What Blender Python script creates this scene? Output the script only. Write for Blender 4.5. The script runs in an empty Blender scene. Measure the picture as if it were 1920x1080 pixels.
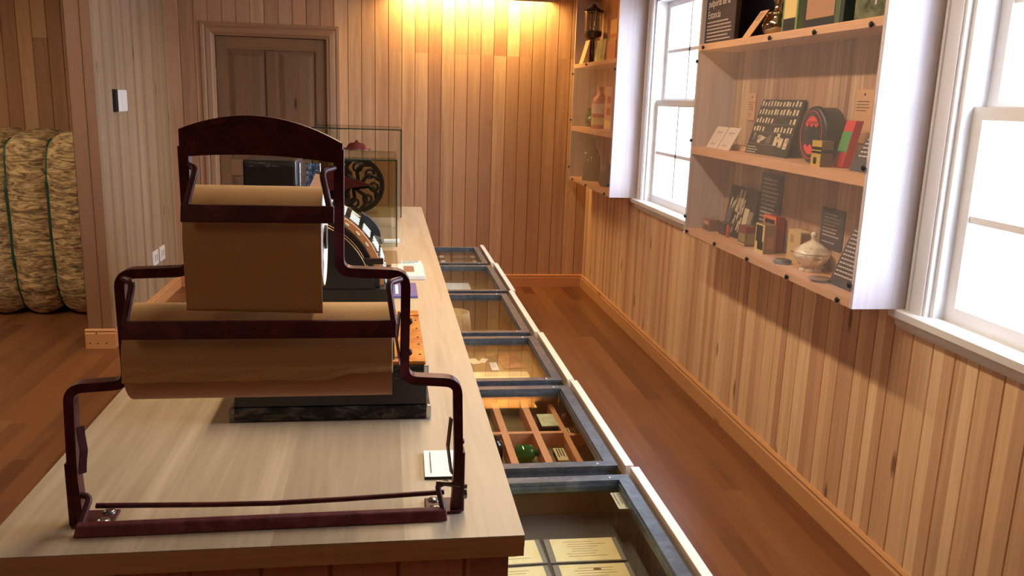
import bpy, bmesh, math, random
from mathutils import Vector, Matrix, noise
random.seed(7)
PI = math.pi
sc = bpy.context.scene
COL = sc.collection

# ---------------------------------------------------------------- camera
def cam_matrix(p, y, r, loc):
    Rz = Matrix.Rotation(y, 3, 'Z'); Rx = Matrix.Rotation(-p, 3, 'X'); Ry = Matrix.Rotation(r, 3, 'Y')
    R = Rz @ Rx @ Ry
    rt, fw, up = R.col[0], R.col[1], R.col[2]
    M = Matrix(((rt[0], up[0], -fw[0], loc[0]), (rt[1], up[1], -fw[1], loc[1]), (rt[2], up[2], -fw[2], loc[2]), (0, 0, 0, 1)))
    return M
cd = bpy.data.cameras.new('camera'); cam = bpy.data.objects.new('camera', cd); COL.objects.link(cam)
cd.sensor_width = 36.0; cd.lens = 1594.1 * 36.0 / 1920.0; cd.clip_start = 0.02
cam.matrix_world = cam_matrix(0.2189, -0.1508, -0.03281, (0, 0, 1.65))
sc.camera = cam

# ---------------------------------------------------------------- world, lights, exposure
w = bpy.data.worlds.new('world'); sc.world = w; w.use_nodes = True
bg = w.node_tree.nodes['Background']; bg.inputs[0].default_value = (0.68, 0.77, 1.0, 1); bg.inputs[1].default_value = 30.0
sc.view_settings.view_transform = 'Standard'; sc.view_settings.look = 'None'
sc.view_settings.exposure = -0.6; sc.view_settings.gamma = 1.0; sc.view_settings.use_curve_mapping = False

def area(name, loc, size, power, color, rot=(0, 0, 0), portal=False, spread=PI):
    l = bpy.data.lights.new(name, 'AREA'); l.shape = 'RECTANGLE'; l.size, l.size_y = size
    l.energy = power; l.color = color; l.spread = spread
    if portal: l.cycles.is_portal = True
    o = bpy.data.objects.new(name, l); COL.objects.link(o); o.location = loc; o.rotation_euler = rot
    return o
WARM = (1.0, 0.79, 0.54)
# daylight portals in the window openings
for n, y0, y1 in (('p1', 4.36, 5.675), ('p2', 1.16, 2.475)):
    area('window_portal_' + n, (1.90, (y0 + y1) / 2, 1.65), (1.36, y1 - y0), 1, (1, 1, 1), (0, PI / 2, 0), True)
# warm pendant strips over the aisle, the counter and the left part of the room (out of frame, fixtures built below), plus an added weak fill lamp behind the viewer
PEND = [(0.42, 3.1, 2.72, 2.4, 78), (-1.6, -0.4, 2.72, 1.6, 9), (-3.0, 4.6, 2.72, 1.6, 60)]
for i, (x, y, z, L, pw) in enumerate(PEND):
    area('pendant_light', (x, y, z - 0.03), (0.10, L), pw, WARM)
# yellow wall lamp on the far wall
area('wall_lamp_light', (0.72, 7.29, 2.50), (1.22, 0.10), 62, (1.0, 0.66, 0.24), (math.radians(10), 0, 0))

# ---------------------------------------------------------------- node helpers
def newmat(name):
    m = bpy.data.materials.new(name); m.use_nodes = True
    nt = m.node_tree; nt.nodes.clear()
    out = nt.nodes.new('ShaderNodeOutputMaterial'); b = nt.nodes.new('ShaderNodeBsdfPrincipled')
    nt.links.new(b.outputs[0], out.inputs[0])
    return m, nt, b, out
def setc(b, c, rough=0.5, metal=0.0, spec=0.5):
    b.inputs['Base Color'].default_value = (c[0], c[1], c[2], 1)
    b.inputs['Roughness'].default_value = rough; b.inputs['Metallic'].default_value = metal
    b.inputs['Specular IOR Level'].default_value = spec
def srgb(r, g, b):
    f = lambda v: ((v / 255.0 + 0.055) / 1.055) ** 2.4 if v / 255.0 > 0.04045 else v / 255.0 / 12.92
    return (f(r), f(g), f(b))
_pl = {}
def plain(name, c, rough=0.5, metal=0.0, spec=0.5, var=0.12, scale=30.0, bump=0.0):
    """plain paint / metal / paper with a slight procedural mottling"""
    if name in _pl: return _pl[name]
    m, nt, b, out = newmat(name); setc(b, c, rough, metal, spec)
    tc = nt.nodes.new('ShaderNodeTexCoord'); nz = nt.nodes.new('ShaderNodeTexNoise')
    nz.inputs['Scale'].default_value = scale; nz.inputs['Detail'].default_value = 4
    nt.links.new(tc.outputs['Object'], nz.inputs['Vector'])
    mx = nt.nodes.new('ShaderNodeMix'); mx.data_type = 'RGBA'
    mx.inputs[6].default_value = (c[0] * (1 - var), c[1] * (1 - var), c[2] * (1 - var), 1)
    mx.inputs[7].default_value = (min(1, c[0] * (1 + var)), min(1, c[1] * (1 + var)), min(1, c[2] * (1 + var)), 1)
    nt.links.new(nz.outputs[0], mx.inputs[0]); nt.links.new(mx.outputs[2], b.inputs['Base Color'])
    if bump:
        bp = nt.nodes.new('ShaderNodeBump'); bp.inputs['Strength'].default_value = bump; bp.inputs['Distance'].default_value = 0.004
        nt.links.new(nz.outputs[0], bp.inputs['Height']); nt.links.new(bp.outputs[0], b.inputs['Normal'])
    _pl[name] = m
    return m
def math_(nt, op, a, b=None, c=None):
    n = nt.nodes.new('ShaderNodeMath'); n.operation = op
    for i, v in enumerate((a, b, c)):
        if v is None: continue
        if isinstance(v, (int, float)): n.inputs[i].default_value = v
        else: nt.links.new(v, n.inputs[i])
    return n.outputs[0]
def wood(name, tones, grain='z', board='x', width=0.1105, off=0.0, length=None, jz=None, rough=0.5, spec=0.3,
         contrast=0.35, knots=0.5, streak=1.0, bump=0.15, gscale=1.0):
    """boards: tone picked per board, long grain streaks along one axis, knots; length = random butt joints"""
    m, nt, b, out = newmat(name); setc(b, tones[0], rough, 0, spec)
    tc = nt.nodes.new('ShaderNodeTexCoord'); sp = nt.nodes.new('ShaderNodeSeparateXYZ')
    nt.links.new(tc.outputs['Object'], sp.inputs[0])
    ax = {'x': sp.outputs[0], 'y': sp.outputs[1], 'z': sp.outputs[2]}
    bi = math_(nt, 'FLOOR', math_(nt, 'DIVIDE', math_(nt, 'SUBTRACT', ax[board], off), width))
    wn = nt.nodes.new('ShaderNodeTexWhiteNoise'); wn.noise_dimensions = '1D'; nt.links.new(bi, wn.inputs['W'])
    idx = bi
    if length:
        s = math_(nt, 'ADD', math_(nt, 'DIVIDE', ax[grain], length), math_(nt, 'MULTIPLY', wn.outputs['Value'], 7.3))
        idx = math_(nt, 'ADD', math_(nt, 'MULTIPLY', bi, 17.13), math_(nt, 'MULTIPLY', math_(nt, 'FLOOR', s), 3.71))
    if jz:
        hi = math_(nt, 'MULTIPLY', math_(nt, 'GREATER_THAN', ax[grain], jz), math_(nt, 'GREATER_THAN', wn.outputs['Value'], 0.42))
        idx = math_(nt, 'ADD', bi, math_(nt, 'MULTIPLY', hi, 91.7))
    w2 = nt.nodes.new('ShaderNodeTexWhiteNoise'); w2.noise_dimensions = '1D'; nt.links.new(math_(nt, 'ADD', idx, 0.37), w2.inputs['W'])
    ramp = nt.nodes.new('ShaderNodeValToRGB'); cr = ramp.color_ramp
    n = len(tones)
    cr.elements[0].color = (*tones[0], 1); cr.elements[1].color = (*tones[-1], 1)
    for i in range(1, n - 1):
        e = cr.elements.new(i / (n - 1)); e.color = (*tones[i], 1)
    # grain coordinates
    cmb = nt.nodes.new('ShaderNodeCombineXYZ')
    for i, a in enumerate('xyz'):
        k = (1.3 if a == grain else 28.0) * gscale
        v = math_(nt, 'MULTIPLY', ax[a], k)
        if a == grain: v = math_(nt, 'ADD', v, math_(nt, 'MULTIPLY', w2.outputs['Value'], 50.0))
        nt.links.new(v, cmb.inputs[i])
    nz = nt.nodes.new('ShaderNodeTexNoise'); nz.inputs['Scale'].default_value = 1.0; nz.inputs['Detail'].default_value = 6
    nz.inputs['Roughness'].default_value = 0.62; nz.inputs['Distortion'].default_value = 0.6
    nt.links.new(cmb.outputs[0], nz.inputs['Vector'])
    g = math_(nt, 'MULTIPLY', math_(nt, 'SUBTRACT', nz.outputs[0], 0.5), contrast * streak)
    nt.links.new(math_(nt, 'ADD', w2.outputs['Value'], g), ramp.inputs[0])
    # fine fibres darken / lighten
    nf = nt.nodes.new('ShaderNodeTexNoise'); nf.inputs['Scale'].default_value = 5.0; nf.inputs['Detail'].default_value = 3
    nt.links.new(cmb.outputs[0], nf.inputs['Vector'])
    fac = math_(nt, 'ADD', 0.84, math_(nt, 'MULTIPLY', nf.outputs[0], 0.32))
    col = nt.nodes.new('ShaderNodeMix'); col.data_type = 'RGBA'; col.blend_type = 'MULTIPLY'; col.inputs[0].default_value = 1
    nt.links.new(ramp.outputs[0], col.inputs[6])
    gc = nt.nodes.new('ShaderNodeCombineColor')
    for i in range(3): nt.links.new(fac, gc.inputs[i])
    nt.links.new(gc.outputs[0], col.inputs[7])
    last = col.outputs[2]
    if knots > 0:
        ck = nt.nodes.new('ShaderNodeCombineXYZ')
        for i, a in enumerate('xyz'):
            nt.links.new(math_(nt, 'MULTIPLY', ax[a], 2.0 if a == grain else 8.0), ck.inputs[i])
        vo = nt.nodes.new('ShaderNodeTexVoronoi'); vo.inputs['Scale'].default_value = 1.0; nt.links.new(ck.outputs[0], vo.inputs['Vector'])
        sepc = nt.nodes.new('ShaderNodeSeparateColor'); nt.links.new(vo.outputs['Color'], sepc.inputs[0])
        ok = math_(nt, 'LESS_THAN', sepc.outputs[0], 0.30 * knots)
        k1 = nt.nodes.new('ShaderNodeMapRange'); k1.inputs[1].default_value = 0.05; k1.inputs[2].default_value = 0.13
        k1.inputs[3].default_value = 0.85; k1.inputs[4].default_value = 0.0; nt.links.new(vo.outputs['Distance'], k1.inputs[0])
        kf = math_(nt, 'MULTIPLY', ok, k1.outputs[0])
        mk = nt.nodes.new('ShaderNodeMix'); mk.data_type = 'RGBA'; nt.links.new(kf, mk.inputs[0]); nt.links.new(last, mk.inputs[6])
        d = tones[0]; mk.inputs[7].default_value = (d[0] * .25, d[1] * .2, d[2] * .2, 1); last = mk.outputs[2]
    nt.links.new(last, b.inputs['Base Color'])
    bp = nt.nodes.new('ShaderNodeBump'); bp.inputs['Strength'].default_value = bump; bp.inputs['Distance'].default_value = 0.001
    nt.links.new(nf.outputs[0], bp.inputs['Height']); nt.links.new(bp.outputs[0], b.inputs['Normal'])
    return m
def pane(name, tint=(0.97, 0.99, 0.98), rough=0.0, ior=1.5, painted_haze=0.0):
    m, nt, b, out = newmat(name); nt.nodes.remove(b)
    tr = nt.nodes.new('ShaderNodeBsdfTransparent'); tr.inputs[0].default_value = (*tint, 1)
    gl = nt.nodes.new('ShaderNodeBsdfGlossy'); gl.inputs['Roughness'].default_value = rough
    fr = nt.nodes.new('ShaderNodeFresnel'); ge = nt.nodes.new('ShaderNodeNewGeometry')
    # same reflectance from both sides of a thin pane
    nt.links.new(math_(nt, 'ADD', ior, math_(nt, 'MULTIPLY', ge.outputs['Backfacing'], 1.0 / ior - ior)), fr.inputs[0])
    mx = nt.nodes.new('ShaderNodeMixShader'); nt.links.new(fr.outputs[0], mx.inputs[0])
    nt.links.new(tr.outputs[0], mx.inputs[1]); nt.links.new(gl.outputs[0], mx.inputs[2]); last = mx.outputs[0]
    if painted_haze:
        df = nt.nodes.new('ShaderNodeBsdfDiffuse'); df.inputs[0].default_value = (0.9, 0.9, 0.92, 1)
        m2 = nt.nodes.new('ShaderNodeMixShader'); m2.inputs[0].default_value = painted_haze
        nt.links.new(last, m2.inputs[1]); nt.links.new(df.outputs[0], m2.inputs[2]); last = m2.outputs[0]
    nt.links.new(last, out.inputs[0])
    return m
def mottled(name, cols, scale, rough=0.8, stretch=(1, 1, 1), bump=0.5, dist=0.01, detail=6, metal=0.0):
    m, nt, b, out = newmat(name); setc(b, cols[0], rough, metal, 0.3)
    tc = nt.nodes.new('ShaderNodeTexCoord'); mp = nt.nodes.new('ShaderNodeMapping'); mp.inputs['Scale'].default_value = stretch
    nt.links.new(tc.outputs['Object'], mp.inputs[0])
    nz = nt.nodes.new('ShaderNodeTexNoise'); nz.inputs['Scale'].default_value = scale; nz.inputs['Detail'].default_value = detail
    nz.inputs['Roughness'].default_value = 0.6; nz.inputs['Distortion'].default_value = 0.8
    nt.links.new(mp.outputs[0], nz.inputs['Vector'])
    rp = nt.nodes.new('ShaderNodeValToRGB'); n = len(cols)
    rp.color_ramp.elements[0].position = 0.3; rp.color_ramp.elements[1].position = 0.7
    rp.color_ramp.elements[0].color = (*cols[0], 1); rp.color_ramp.elements[1].color = (*cols[-1], 1)
    for i in range(1, n - 1):
        e = rp.color_ramp.elements.new(0.3 + 0.4 * i / (n - 1)); e.color = (*cols[i], 1)
    nt.links.new(nz.outputs[0], rp.inputs[0]); nt.links.new(rp.outputs[0], b.inputs['Base Color'])
    if bump:
        bp = nt.nodes.new('ShaderNodeBump'); bp.inputs['Strength'].default_value = bump; bp.inputs['Distance'].default_value = dist
        nt.links.new(nz.outputs[0], bp.inputs['Height']); nt.links.new(bp.outputs[0], b.inputs['Normal'])
    return m

# ---------------------------------------------------------------- mesh builder
class MB:
    def __init__(s): s.v = []; s.f = []; s.mi = []; s.sm = []; s.cur = 0
    def add(s, vs, fs, smooth=False, mi=None):
        o = len(s.v); s.v += [tuple(v) for v in vs]
        for f in fs: s.f.append(tuple(i + o for i in f)); s.mi.append(s.cur if mi is None else mi); s.sm.append(smooth)
    def box(s, x0, x1, y0, y1, z0, z1, mi=None, bev=0.0):
        if bev > 0:
            bm = bmesh.new(); bmesh.ops.create_cube(bm, size=1)
            for v in bm.verts: v.co = Vector(((x0 + x1) / 2 + v.co.x * (x1 - x0), (y0 + y1) / 2 + v.co.y * (y1 - y0), (z0 + z1) / 2 + v.co.z * (z1 - z0)))
            bmesh.ops.bevel(bm, geom=bm.edges[:], offset=bev, segments=2, affect='EDGES', profile=0.6)
            bm.verts.index_update()
            s.add([v.co[:] for v in bm.verts], [[v.index for v in f.verts] for f in bm.faces], False, mi); bm.free(); return
        V = [(x0, y0, z0), (x1, y0, z0), (x1, y1, z0), (x0, y1, z0), (x0, y0, z1), (x1, y0, z1), (x1, y1, z1), (x0, y1, z1)]
        s.add(V, [(0, 3, 2, 1), (4, 5, 6, 7), (0, 1, 5, 4), (1, 2, 6, 5), (2, 3, 7, 6), (3, 0, 4, 7)], False, mi)
    def hexa(s, V, mi=None):
        s.add(V, [(0, 3, 2, 1), (4, 5, 6, 7), (0, 1, 5, 4), (1, 2, 6, 5), (2, 3, 7, 6), (3, 0, 4, 7)], False, mi)
    def quad(s, a, b, c, d, mi=None): s.add([a, b, c, d], [(0, 1, 2, 3)], False, mi)
    def prism(s, pts, a0, a1, axis='y', mi=None, smooth=False):
        """polygon pts extruded along axis from a0 to a1; pts are the two other coords in xyz order"""
        def mk(p, a): return {'x': (a, p[0], p[1]), 'y': (p[0], a, p[1]), 'z': (p[0], p[1], a)}[axis]
        n = len(pts); V = [mk(p, a0) for p in pts] + [mk(p, a1) for p in pts]
        s.add(V, [tuple(range(n))[::-1], tuple(range(n, 2 * n))], False, mi)
        s.add(V, [(i, (i + 1) % n, n + (i + 1) % n, n + i) for i in range(n)], smooth, mi)
    def strip(s, path, prof, closed=False, mi=None, smooth=False, upv=(0, 1, 0)):
        """sweep closed profile (list of (a,b): a along side normal, b along upv) along path"""
        P = [Vector(p) for p in path]; up = Vector(upv).normalized(); n = len(P); V = []; m = len(prof)
        for i in range(n):
            if closed: t0 = (P[i] - P[i - 1]).normalized(); t1 = (P[(i + 1) % n] - P[i]).normalized()
            else:
                t1 = (P[min(i + 1, n - 1)] - P[min(i, n - 2)]).normalized(); t0 = (P[max(i, 1)] - P[max(i - 1, 0)]).normalized()
            t = (t0 + t1).normalized(); sd = t.cross(up).normalized(); c = max(0.35, t.dot(t1)); u2 = up
            for a, b in prof: V.append(P[i] + sd * (a / c) + u2 * b)
        F = []
        for i in range(n if closed else n - 1):
            j = (i + 1) % n
            for k in range(m): F.append((i * m + k, i * m + (k + 1) % m, j * m + (k + 1) % m, j * m + k))
        s.add(V, F, smooth, mi)
        if not closed: s.add(V, [tuple(range(m))[::-1], tuple(range((n - 1) * m, n * m))], False, mi)
    def tube(s, path, r, seg=10, mi=None, caps=True):
        P = [Vector(p) for p in path]; n = len(P); V = []; rr = r if isinstance(r, (list, tuple)) else [r] * n
        T = [(P[min(i + 1, n - 1)] - P[max(i - 1, 0)]).normalized() for i in range(n)]
        a = Vector((0, 0, 1)) if abs(T[0].z) < 0.9 else Vector((1, 0, 0)); u = (a - T[0] * a.dot(T[0])).normalized()
        for i in range(n):
            u = (u - T[i] * u.dot(T[i])).normalized(); w_ = T[i].cross(u)
            for k in range(seg): an = 2 * PI * k / seg; V.append(P[i] + (u * math.cos(an) + w_ * math.sin(an)) * rr[i])
        s.add(V, [(i * seg + k, i * seg + (k + 1) % seg, (i + 1) * seg + (k + 1) % seg, (i + 1) * seg + k) for i in range(n - 1) for k in range(seg)], True, mi)
        if caps: s.add(V, [tuple(range(seg))[::-1], tuple(range((n - 1) * seg, n * seg))], False, mi)
    def lathe(s, prof, c, axis='z', seg=24, mi=None, sy=1.0, caps=True):
        """prof list of (r, h) along axis from point c"""
        V = []
        for r, h in prof:
            for k in range(seg):
                a = 2 * PI * k / seg; p, q = r * math.cos(a), r * math.sin(a) * sy
                V.append({'z': (c[0] + p, c[1] + q, c[2] + h), 'x': (c[0] + h, c[1] + p, c[2] + q), 'y': (c[0] + p, c[1] + h, c[2] + q)}[axis])
        n = len(prof)
        s.add(V, [(i * seg + k, i * seg + (k + 1) % seg, (i + 1) * seg + (k + 1) % seg, (i + 1) * seg + k) for i in range(n - 1) for k in range(seg)], True, mi)
        if caps: s.add(V, [tuple(range(seg))[::-1], tuple(range((n - 1) * seg, n * seg))], False, mi)
    def xform(s, M, start=0):
        s.v[start:] = [tuple(M @ Vector(v)) for v in s.v[start:]]; return s
    def build(s, name, mats, parent=None, local=False, bevel=0.0, sub=0):
        if not isinstance(mats, (list, tuple)): mats = [mats]
        me = bpy.data.meshes.new(name)
        off = Vector((0, 0, 0))
        if parent is not None and not local: off = wloc(parent)
        me.from_pydata([tuple(Vector(v) - off) for v in s.v], [], s.f); me.validate()
        for m in mats: me.materials.append(m)
        if len(me.polygons) == len(s.f):
            for p, mi, sm in zip(me.polygons, s.mi, s.sm): p.material_index = mi; p.use_smooth = sm
        bm = bmesh.new(); bm.from_mesh(me); bmesh.ops.recalc_face_normals(bm, faces=bm.faces); bm.to_mesh(me); bm.free()
        o = bpy.data.objects.new(name, me); COL.objects.link(o)
        if parent is not None: o.parent = parent
        if bevel: md = o.modifiers.new('bevel', 'BEVEL'); md.width = bevel; md.segments = 2; md.limit_method = 'ANGLE'
        if sub: md = o.modifiers.new('sub', 'SUBSURF'); md.levels = md.render_levels = sub
        return o
def wloc(o):
    v = Vector((0, 0, 0))
    while o is not None: v += o.location; o = o.parent
    return v
def tag(o, label=None, cat=None, group=None, kind=None):
    if label: o['label'] = label
    if cat: o['category'] = cat
    if group: o['group'] = group
    if kind: o['kind'] = kind
    return o
def thing(name, label, cat, loc, group=None, rotz=0.0):
    o = bpy.data.objects.new(name, None); COL.objects.link(o); o.location = loc; o.rotation_euler = (0, 0, rotz); o.empty_display_size = 0.05
    return tag(o, label, cat, group)
def struct(name, mb, mats, label=None, parent=None, **k):
    o = mb.build(name, mats, parent, **k)
    if parent is None: tag(o, label or name.replace('_', ' '), name.split('_')[0], None, 'structure')
    return o
def single(name, mb, mats, label, cat, group=None, **k):
    """a one-mesh thing with its origin at its base"""
    o = mb.build(name, mats, None, **k); me = o.data
    xs = [v.co.x for v in me.vertices]; ys = [v.co.y for v in me.vertices]; zs = [v.co.z for v in me.vertices]
    c = Vector(((min(xs) + max(xs)) / 2, (min(ys) + max(ys)) / 2, min(zs))); me.transform(Matrix.Translation(-c)); o.location = c
    return tag(o, label, cat, group)
def text_mb(s, size, origin, ux, uy, depth=0.0006, align='LEFT'):
    cu = bpy.data.curves.new('t', 'FONT'); cu.body = s; cu.size = size; cu.extrude = depth; cu.align_x = align; cu.resolution_u = 2
    o = bpy.data.objects.new('t', cu); COL.objects.link(o)
    dg = bpy.context.evaluated_depsgraph_get(); dg.update()
    me = bpy.data.meshes.new_from_object(o.evaluated_get(dg)); mb = MB()
    ux = Vector(ux).normalized(); uy = Vector(uy).normalized(); un = ux.cross(uy); O = Vector(origin)
    mb.add([O + ux * v.co.x + uy * v.co.y + un * v.co.z for v in me.vertices], [tuple(p.vertices) for p in me.polygons])
    bpy.data.objects.remove(o); bpy.data.curves.remove(cu); bpy.data.meshes.remove(me)
    return mb
def dashes(mb, origin, ux, uy, width, rows, pitch, h, mi=1, rag=0.3, lift=0.0008):
    """rows of illegible small print: words as thin raised strokes"""
    ux = Vector(ux).normalized(); uy = Vector(uy).normalized(); un = ux.cross(uy); O = Vector(origin)
    for r in range(rows):
        x = 0; lim = width * (1 - rag * random.random())
        while x < lim:
            wd = min(random.uniform(1.2, 3.6) * h, lim - x)
            if wd > 0.3 * h:
                a = O + ux * x - uy * (r * pitch) + un * lift
                mb.quad(a, a + ux * wd, a + ux * wd + uy * h, a + uy * h, mi)
            x += wd + 0.55 * h

# ---------------------------------------------------------------- materials
T_WALL = [srgb(162, 122, 92), srgb(186, 144, 108), srgb(200, 158, 120), srgb(174, 132, 100), srgb(214, 176, 134), srgb(184, 142, 108)]
BW = 0.1105
M_far = wood('far wall boards', T_WALL, 'z', 'x', BW, 0.02, jz=2.0, contrast=0.45, knots=0.6, gscale=0.7)
M_right = wood('right wall boards', [srgb(194, 152, 120), srgb(212, 170, 134), srgb(232, 194, 152), srgb(200, 160, 126), srgb(238, 204, 162), srgb(214, 174, 138)], 'z', 'y', BW / 2, 0.0, contrast=0.4, knots=0.5, gscale=0.6)
M_left = wood('pale left wall boards', [srgb(142, 122, 96), srgb(160, 140, 112), srgb(176, 156, 128), srgb(150, 130, 102)], 'z', 'y', BW / 2, 0.0, contrast=0.6, knots=0.3)
M_end = wood('wall end boards', [srgb(132, 98, 76), srgb(140, 106, 82), srgb(150, 114, 90)], 'z', 'x', 0.085, -1.90, contrast=0.4, knots=0.4)
M_floor = wood('plank floor', [srgb(96, 58, 36), srgb(116, 72, 44), srgb(130, 84, 50), srgb(104, 64, 40), srgb(140, 94, 58)], 'y', 'x', 0.092, 0.0, length=1.15, rough=0.33, spec=0.5, contrast=0.45, knots=0.2, bump=0.05)
M_ceil = wood('ceiling boards', [srgb(214, 180, 140), srgb(226, 192, 152), srgb(205, 168, 128)], 'y', 'x', 0.11, 0.0, contrast=0.3, knots=0.2)
M_base = wood('baseboard wood', [srgb(200, 146, 98), srgb(212, 158, 108)], 'y', 'z', 0.9, -0.2, contrast=0.8, knots=0.2)
M_basex = wood('baseboard wood across', [srgb(190, 124, 80), srgb(205, 140, 92)], 'x', 'z', 0.9, -0.2, contrast=0.8, knots=0.2)
M_dark = plain('dark gap', srgb(50, 28, 18), 0.9)
M_counter = wood('pale counter veneer', [srgb(156, 138, 112), srgb(172, 154, 126), srgb(188, 170, 142), srgb(164, 146, 118)], 'y', 'x', 0.21, -0.62, rough=0.42, spec=0.3, contrast=1.3, knots=0.0, gscale=0.55, bump=0.03)
M_cedge = wood('counter edge', [srgb(170, 128, 88), srgb(190, 148, 104)], 'x', 'z', 0.018, 0.914, rough=0.45, contrast=0.5, knots=0.2)
M_cbody = wood('counter front boards', [srgb(172, 116, 88), srgb(186, 128, 96), srgb(200, 144, 108)], 'z', 'x', 0.11, 0.0, rough=0.5, contrast=0.5)
M_rail = wood('rail wood', [srgb(226, 208, 188), srgb(236, 220, 200)], 'y', 'z', 0.9, 0.0, rough=0.24, spec=0.6, contrast=0.5, knots=0)  # light wood, lightened further to stand for reflected window light
M_case = wood('case inside wood', [srgb(126, 110, 76), srgb(140, 124, 86), srgb(114, 98, 68)], 'z', 'x', 0.09, 0.0, rough=0.5, contrast=0.5, knots=0.2)
M_cabw = wood('wall cabinet wood', [srgb(214, 160, 116), srgb(226, 174, 130), srgb(206, 150, 108)], 'z', 'y', 0.4, 0.0, rough=0.35, spec=0.45, contrast=0.6, knots=0.15, gscale=0.6)
M_cabs = wood('cabinet side wood with painted glare', [srgb(200, 188, 186), srgb(212, 200, 198), srgb(190, 176, 174)], 'z', 'y', 0.4, 0.0, rough=0.3, spec=0.5, contrast=0.8, knots=0.0, gscale=0.5)  # window glare put into the colour, paler than the wood itself
M_shelf = wood('shelf wood', [srgb(208, 156, 120), srgb(216, 166, 128)], 'y', 'x', 0.4, 0.0, rough=0.4, spec=0.4, contrast=0.5, knots=0.0)
M_cabb = wood('cabinet back strips', [srgb(138, 102, 86), srgb(194, 156, 124), srgb(160, 120, 100), srgb(212, 180, 142), srgb(146, 108, 90), srgb(180, 140, 112)], 'z', 'y', 0.085, 0.03, rough=0.45, contrast=0.6, knots=0.3)
M_door = wood('old door wood', [srgb(112, 84, 58), srgb(126, 96, 66), srgb(136, 104, 72)], 'z', 'x', 0.19, 0.05, rough=0.6, contrast=0.9, knots=0.3, gscale=0.7)
M_doorrail = wood('old door rail wood', [srgb(134, 98, 64), srgb(142, 106, 70)], 'x', 'z', 0.5, 0.0, rough=0.6, contrast=0.6, knots=0.0)
M_trim = wood('door casing wood', [srgb(162, 130, 100), srgb(172, 140, 110)], 'z', 'x', 0.5, 0.1, contrast=0.4, knots=0)
M_trimx = wood('door head casing wood', [srgb(152, 114, 80), srgb(162, 124, 88)], 'x', 'z', 0.5, 0.1, contrast=0.4, knots=0)
M_white = plain('white window paint', (0.82, 0.81, 0.80), 0.35, var=0.03)
M_iron = mottled('dark red painted iron', [srgb(54, 20, 22), srgb(72, 26, 28), srgb(96, 42, 44)], 22, 0.42, bump=0.15, dist=0.001)
M_ironb = mottled('worn maroon bar paint', [srgb(74, 30, 36), srgb(98, 44, 50), srgb(116, 64, 68)], 30, 0.5, bump=0.1, dist=0.001)
M_steel = mottled('oxidised steel', [srgb(70, 66, 60), srgb(150, 146, 138)], 60, 0.3, metal=0.9, bump=0.1, dist=0.001)
M_screw = plain('bright screw', srgb(190, 195, 195), 0.25, 1.0)
M_kraft = mottled('kraft paper', [srgb(184, 144, 94), srgb(190, 150, 98), srgb(196, 156, 104)], 380, 0.75, bump=0.08, dist=0.0002, stretch=(1, 1, 1))
M_kraft2 = plain('kraft paper with painted bounce light', srgb(204, 160, 124), 0.75, var=0.05, scale=60)  # same paper, tinted lighter and pinker for light bounced off the counter
M_paperend = plain('white paper roll end', srgb(236, 226, 208), 0.7, var=0.05, scale=120)
M_black = plain('black lacquer', srgb(12, 12, 11), 0.32, 0, 0.6, var=0.3)
M_matblack = plain('matte black', srgb(20, 20, 21), 0.6, var=0.3)
M_scuff = mottled('scuffed black paint', [srgb(14, 13, 11), srgb(24, 22, 18), srgb(96, 84, 66)], 26, 0.45, stretch=(1, 1, 2.2), bump=0.2, dist=0.001)
M_brasslid = mottled('burnished copper lid', [srgb(150, 84, 30), srgb(196, 128, 52), srgb(226, 164, 80)], 14, 0.38, bump=0.15, dist=0.001, metal=0.35)
M_frame = mottled('black steel frame with painted sheen', [srgb(92, 100, 108), srgb(104, 114, 124), srgb(124, 134, 144)], 30, 0.34, bump=0.05, dist=0.001, metal=0.7)  # black metal, with the window's bluish reflection put into its colour
M_glass = pane('window glass', (0.98, 1.0, 1.0), ior=1.1)
M_cglass = pane('case glass', (0.95, 0.97, 0.94), ior=1.42)
M_vit = pane('vitrine glass', (0.975, 0.99, 0.98), ior=1.22)
M_acr = pane('acrylic front', (0.99, 0.985, 0.99), ior=1.18, painted_haze=0.045)  # reflection haze put in as a faint white diffuse layer
M_vedge = plain('green glass edge', srgb(22, 48, 40), 0.15, 0, 0.8)
M_cardw = plain('white card', srgb(236, 238, 236), 0.55, var=0.03)
M_ink = plain('black ink', srgb(34, 34, 38), 0.8)
M_tag = plain('tan tag card', srgb(214, 164, 122), 0.7, var=0.06)
M_sign = plain('dark slate sign', srgb(58, 56, 66), 0.55, var=0.08)
M_signt = plain('pale sign lettering', srgb(206, 190, 180), 0.6, var=0.03)
M_doc = mottled('aged cream document', [srgb(236, 212, 156), srgb(248, 230, 180), srgb(230, 202, 140)], 5, 0.7, bump=0)
M_mount = plain('grey document mount', srgb(128, 124, 118), 0.7)

# ================================================================= SETTING
FARY, WX, LX = 7.40, 1.763, -1.738
CEIL = 3.0
# floor, ground outside
f = MB(); f.box(-5.2, 1.95, -3.2, 7.6, -0.1, 0.0); struct('floor', f, M_floor, 'orange-brown plank floor')
f = MB(); f.box(-5.2, 1.95, -3.2, 7.6, CEIL, CEIL + 0.1); struct('ceiling', f, M_ceil, 'board ceiling')
f = MB(); f.box(1.95, 40, -30, 40, -0.6, -0.5); struct('ground_outside', f, plain('pale gravel', (0.55, 0.54, 0.5), 0.9), 'pale open ground outside the windows')

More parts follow.
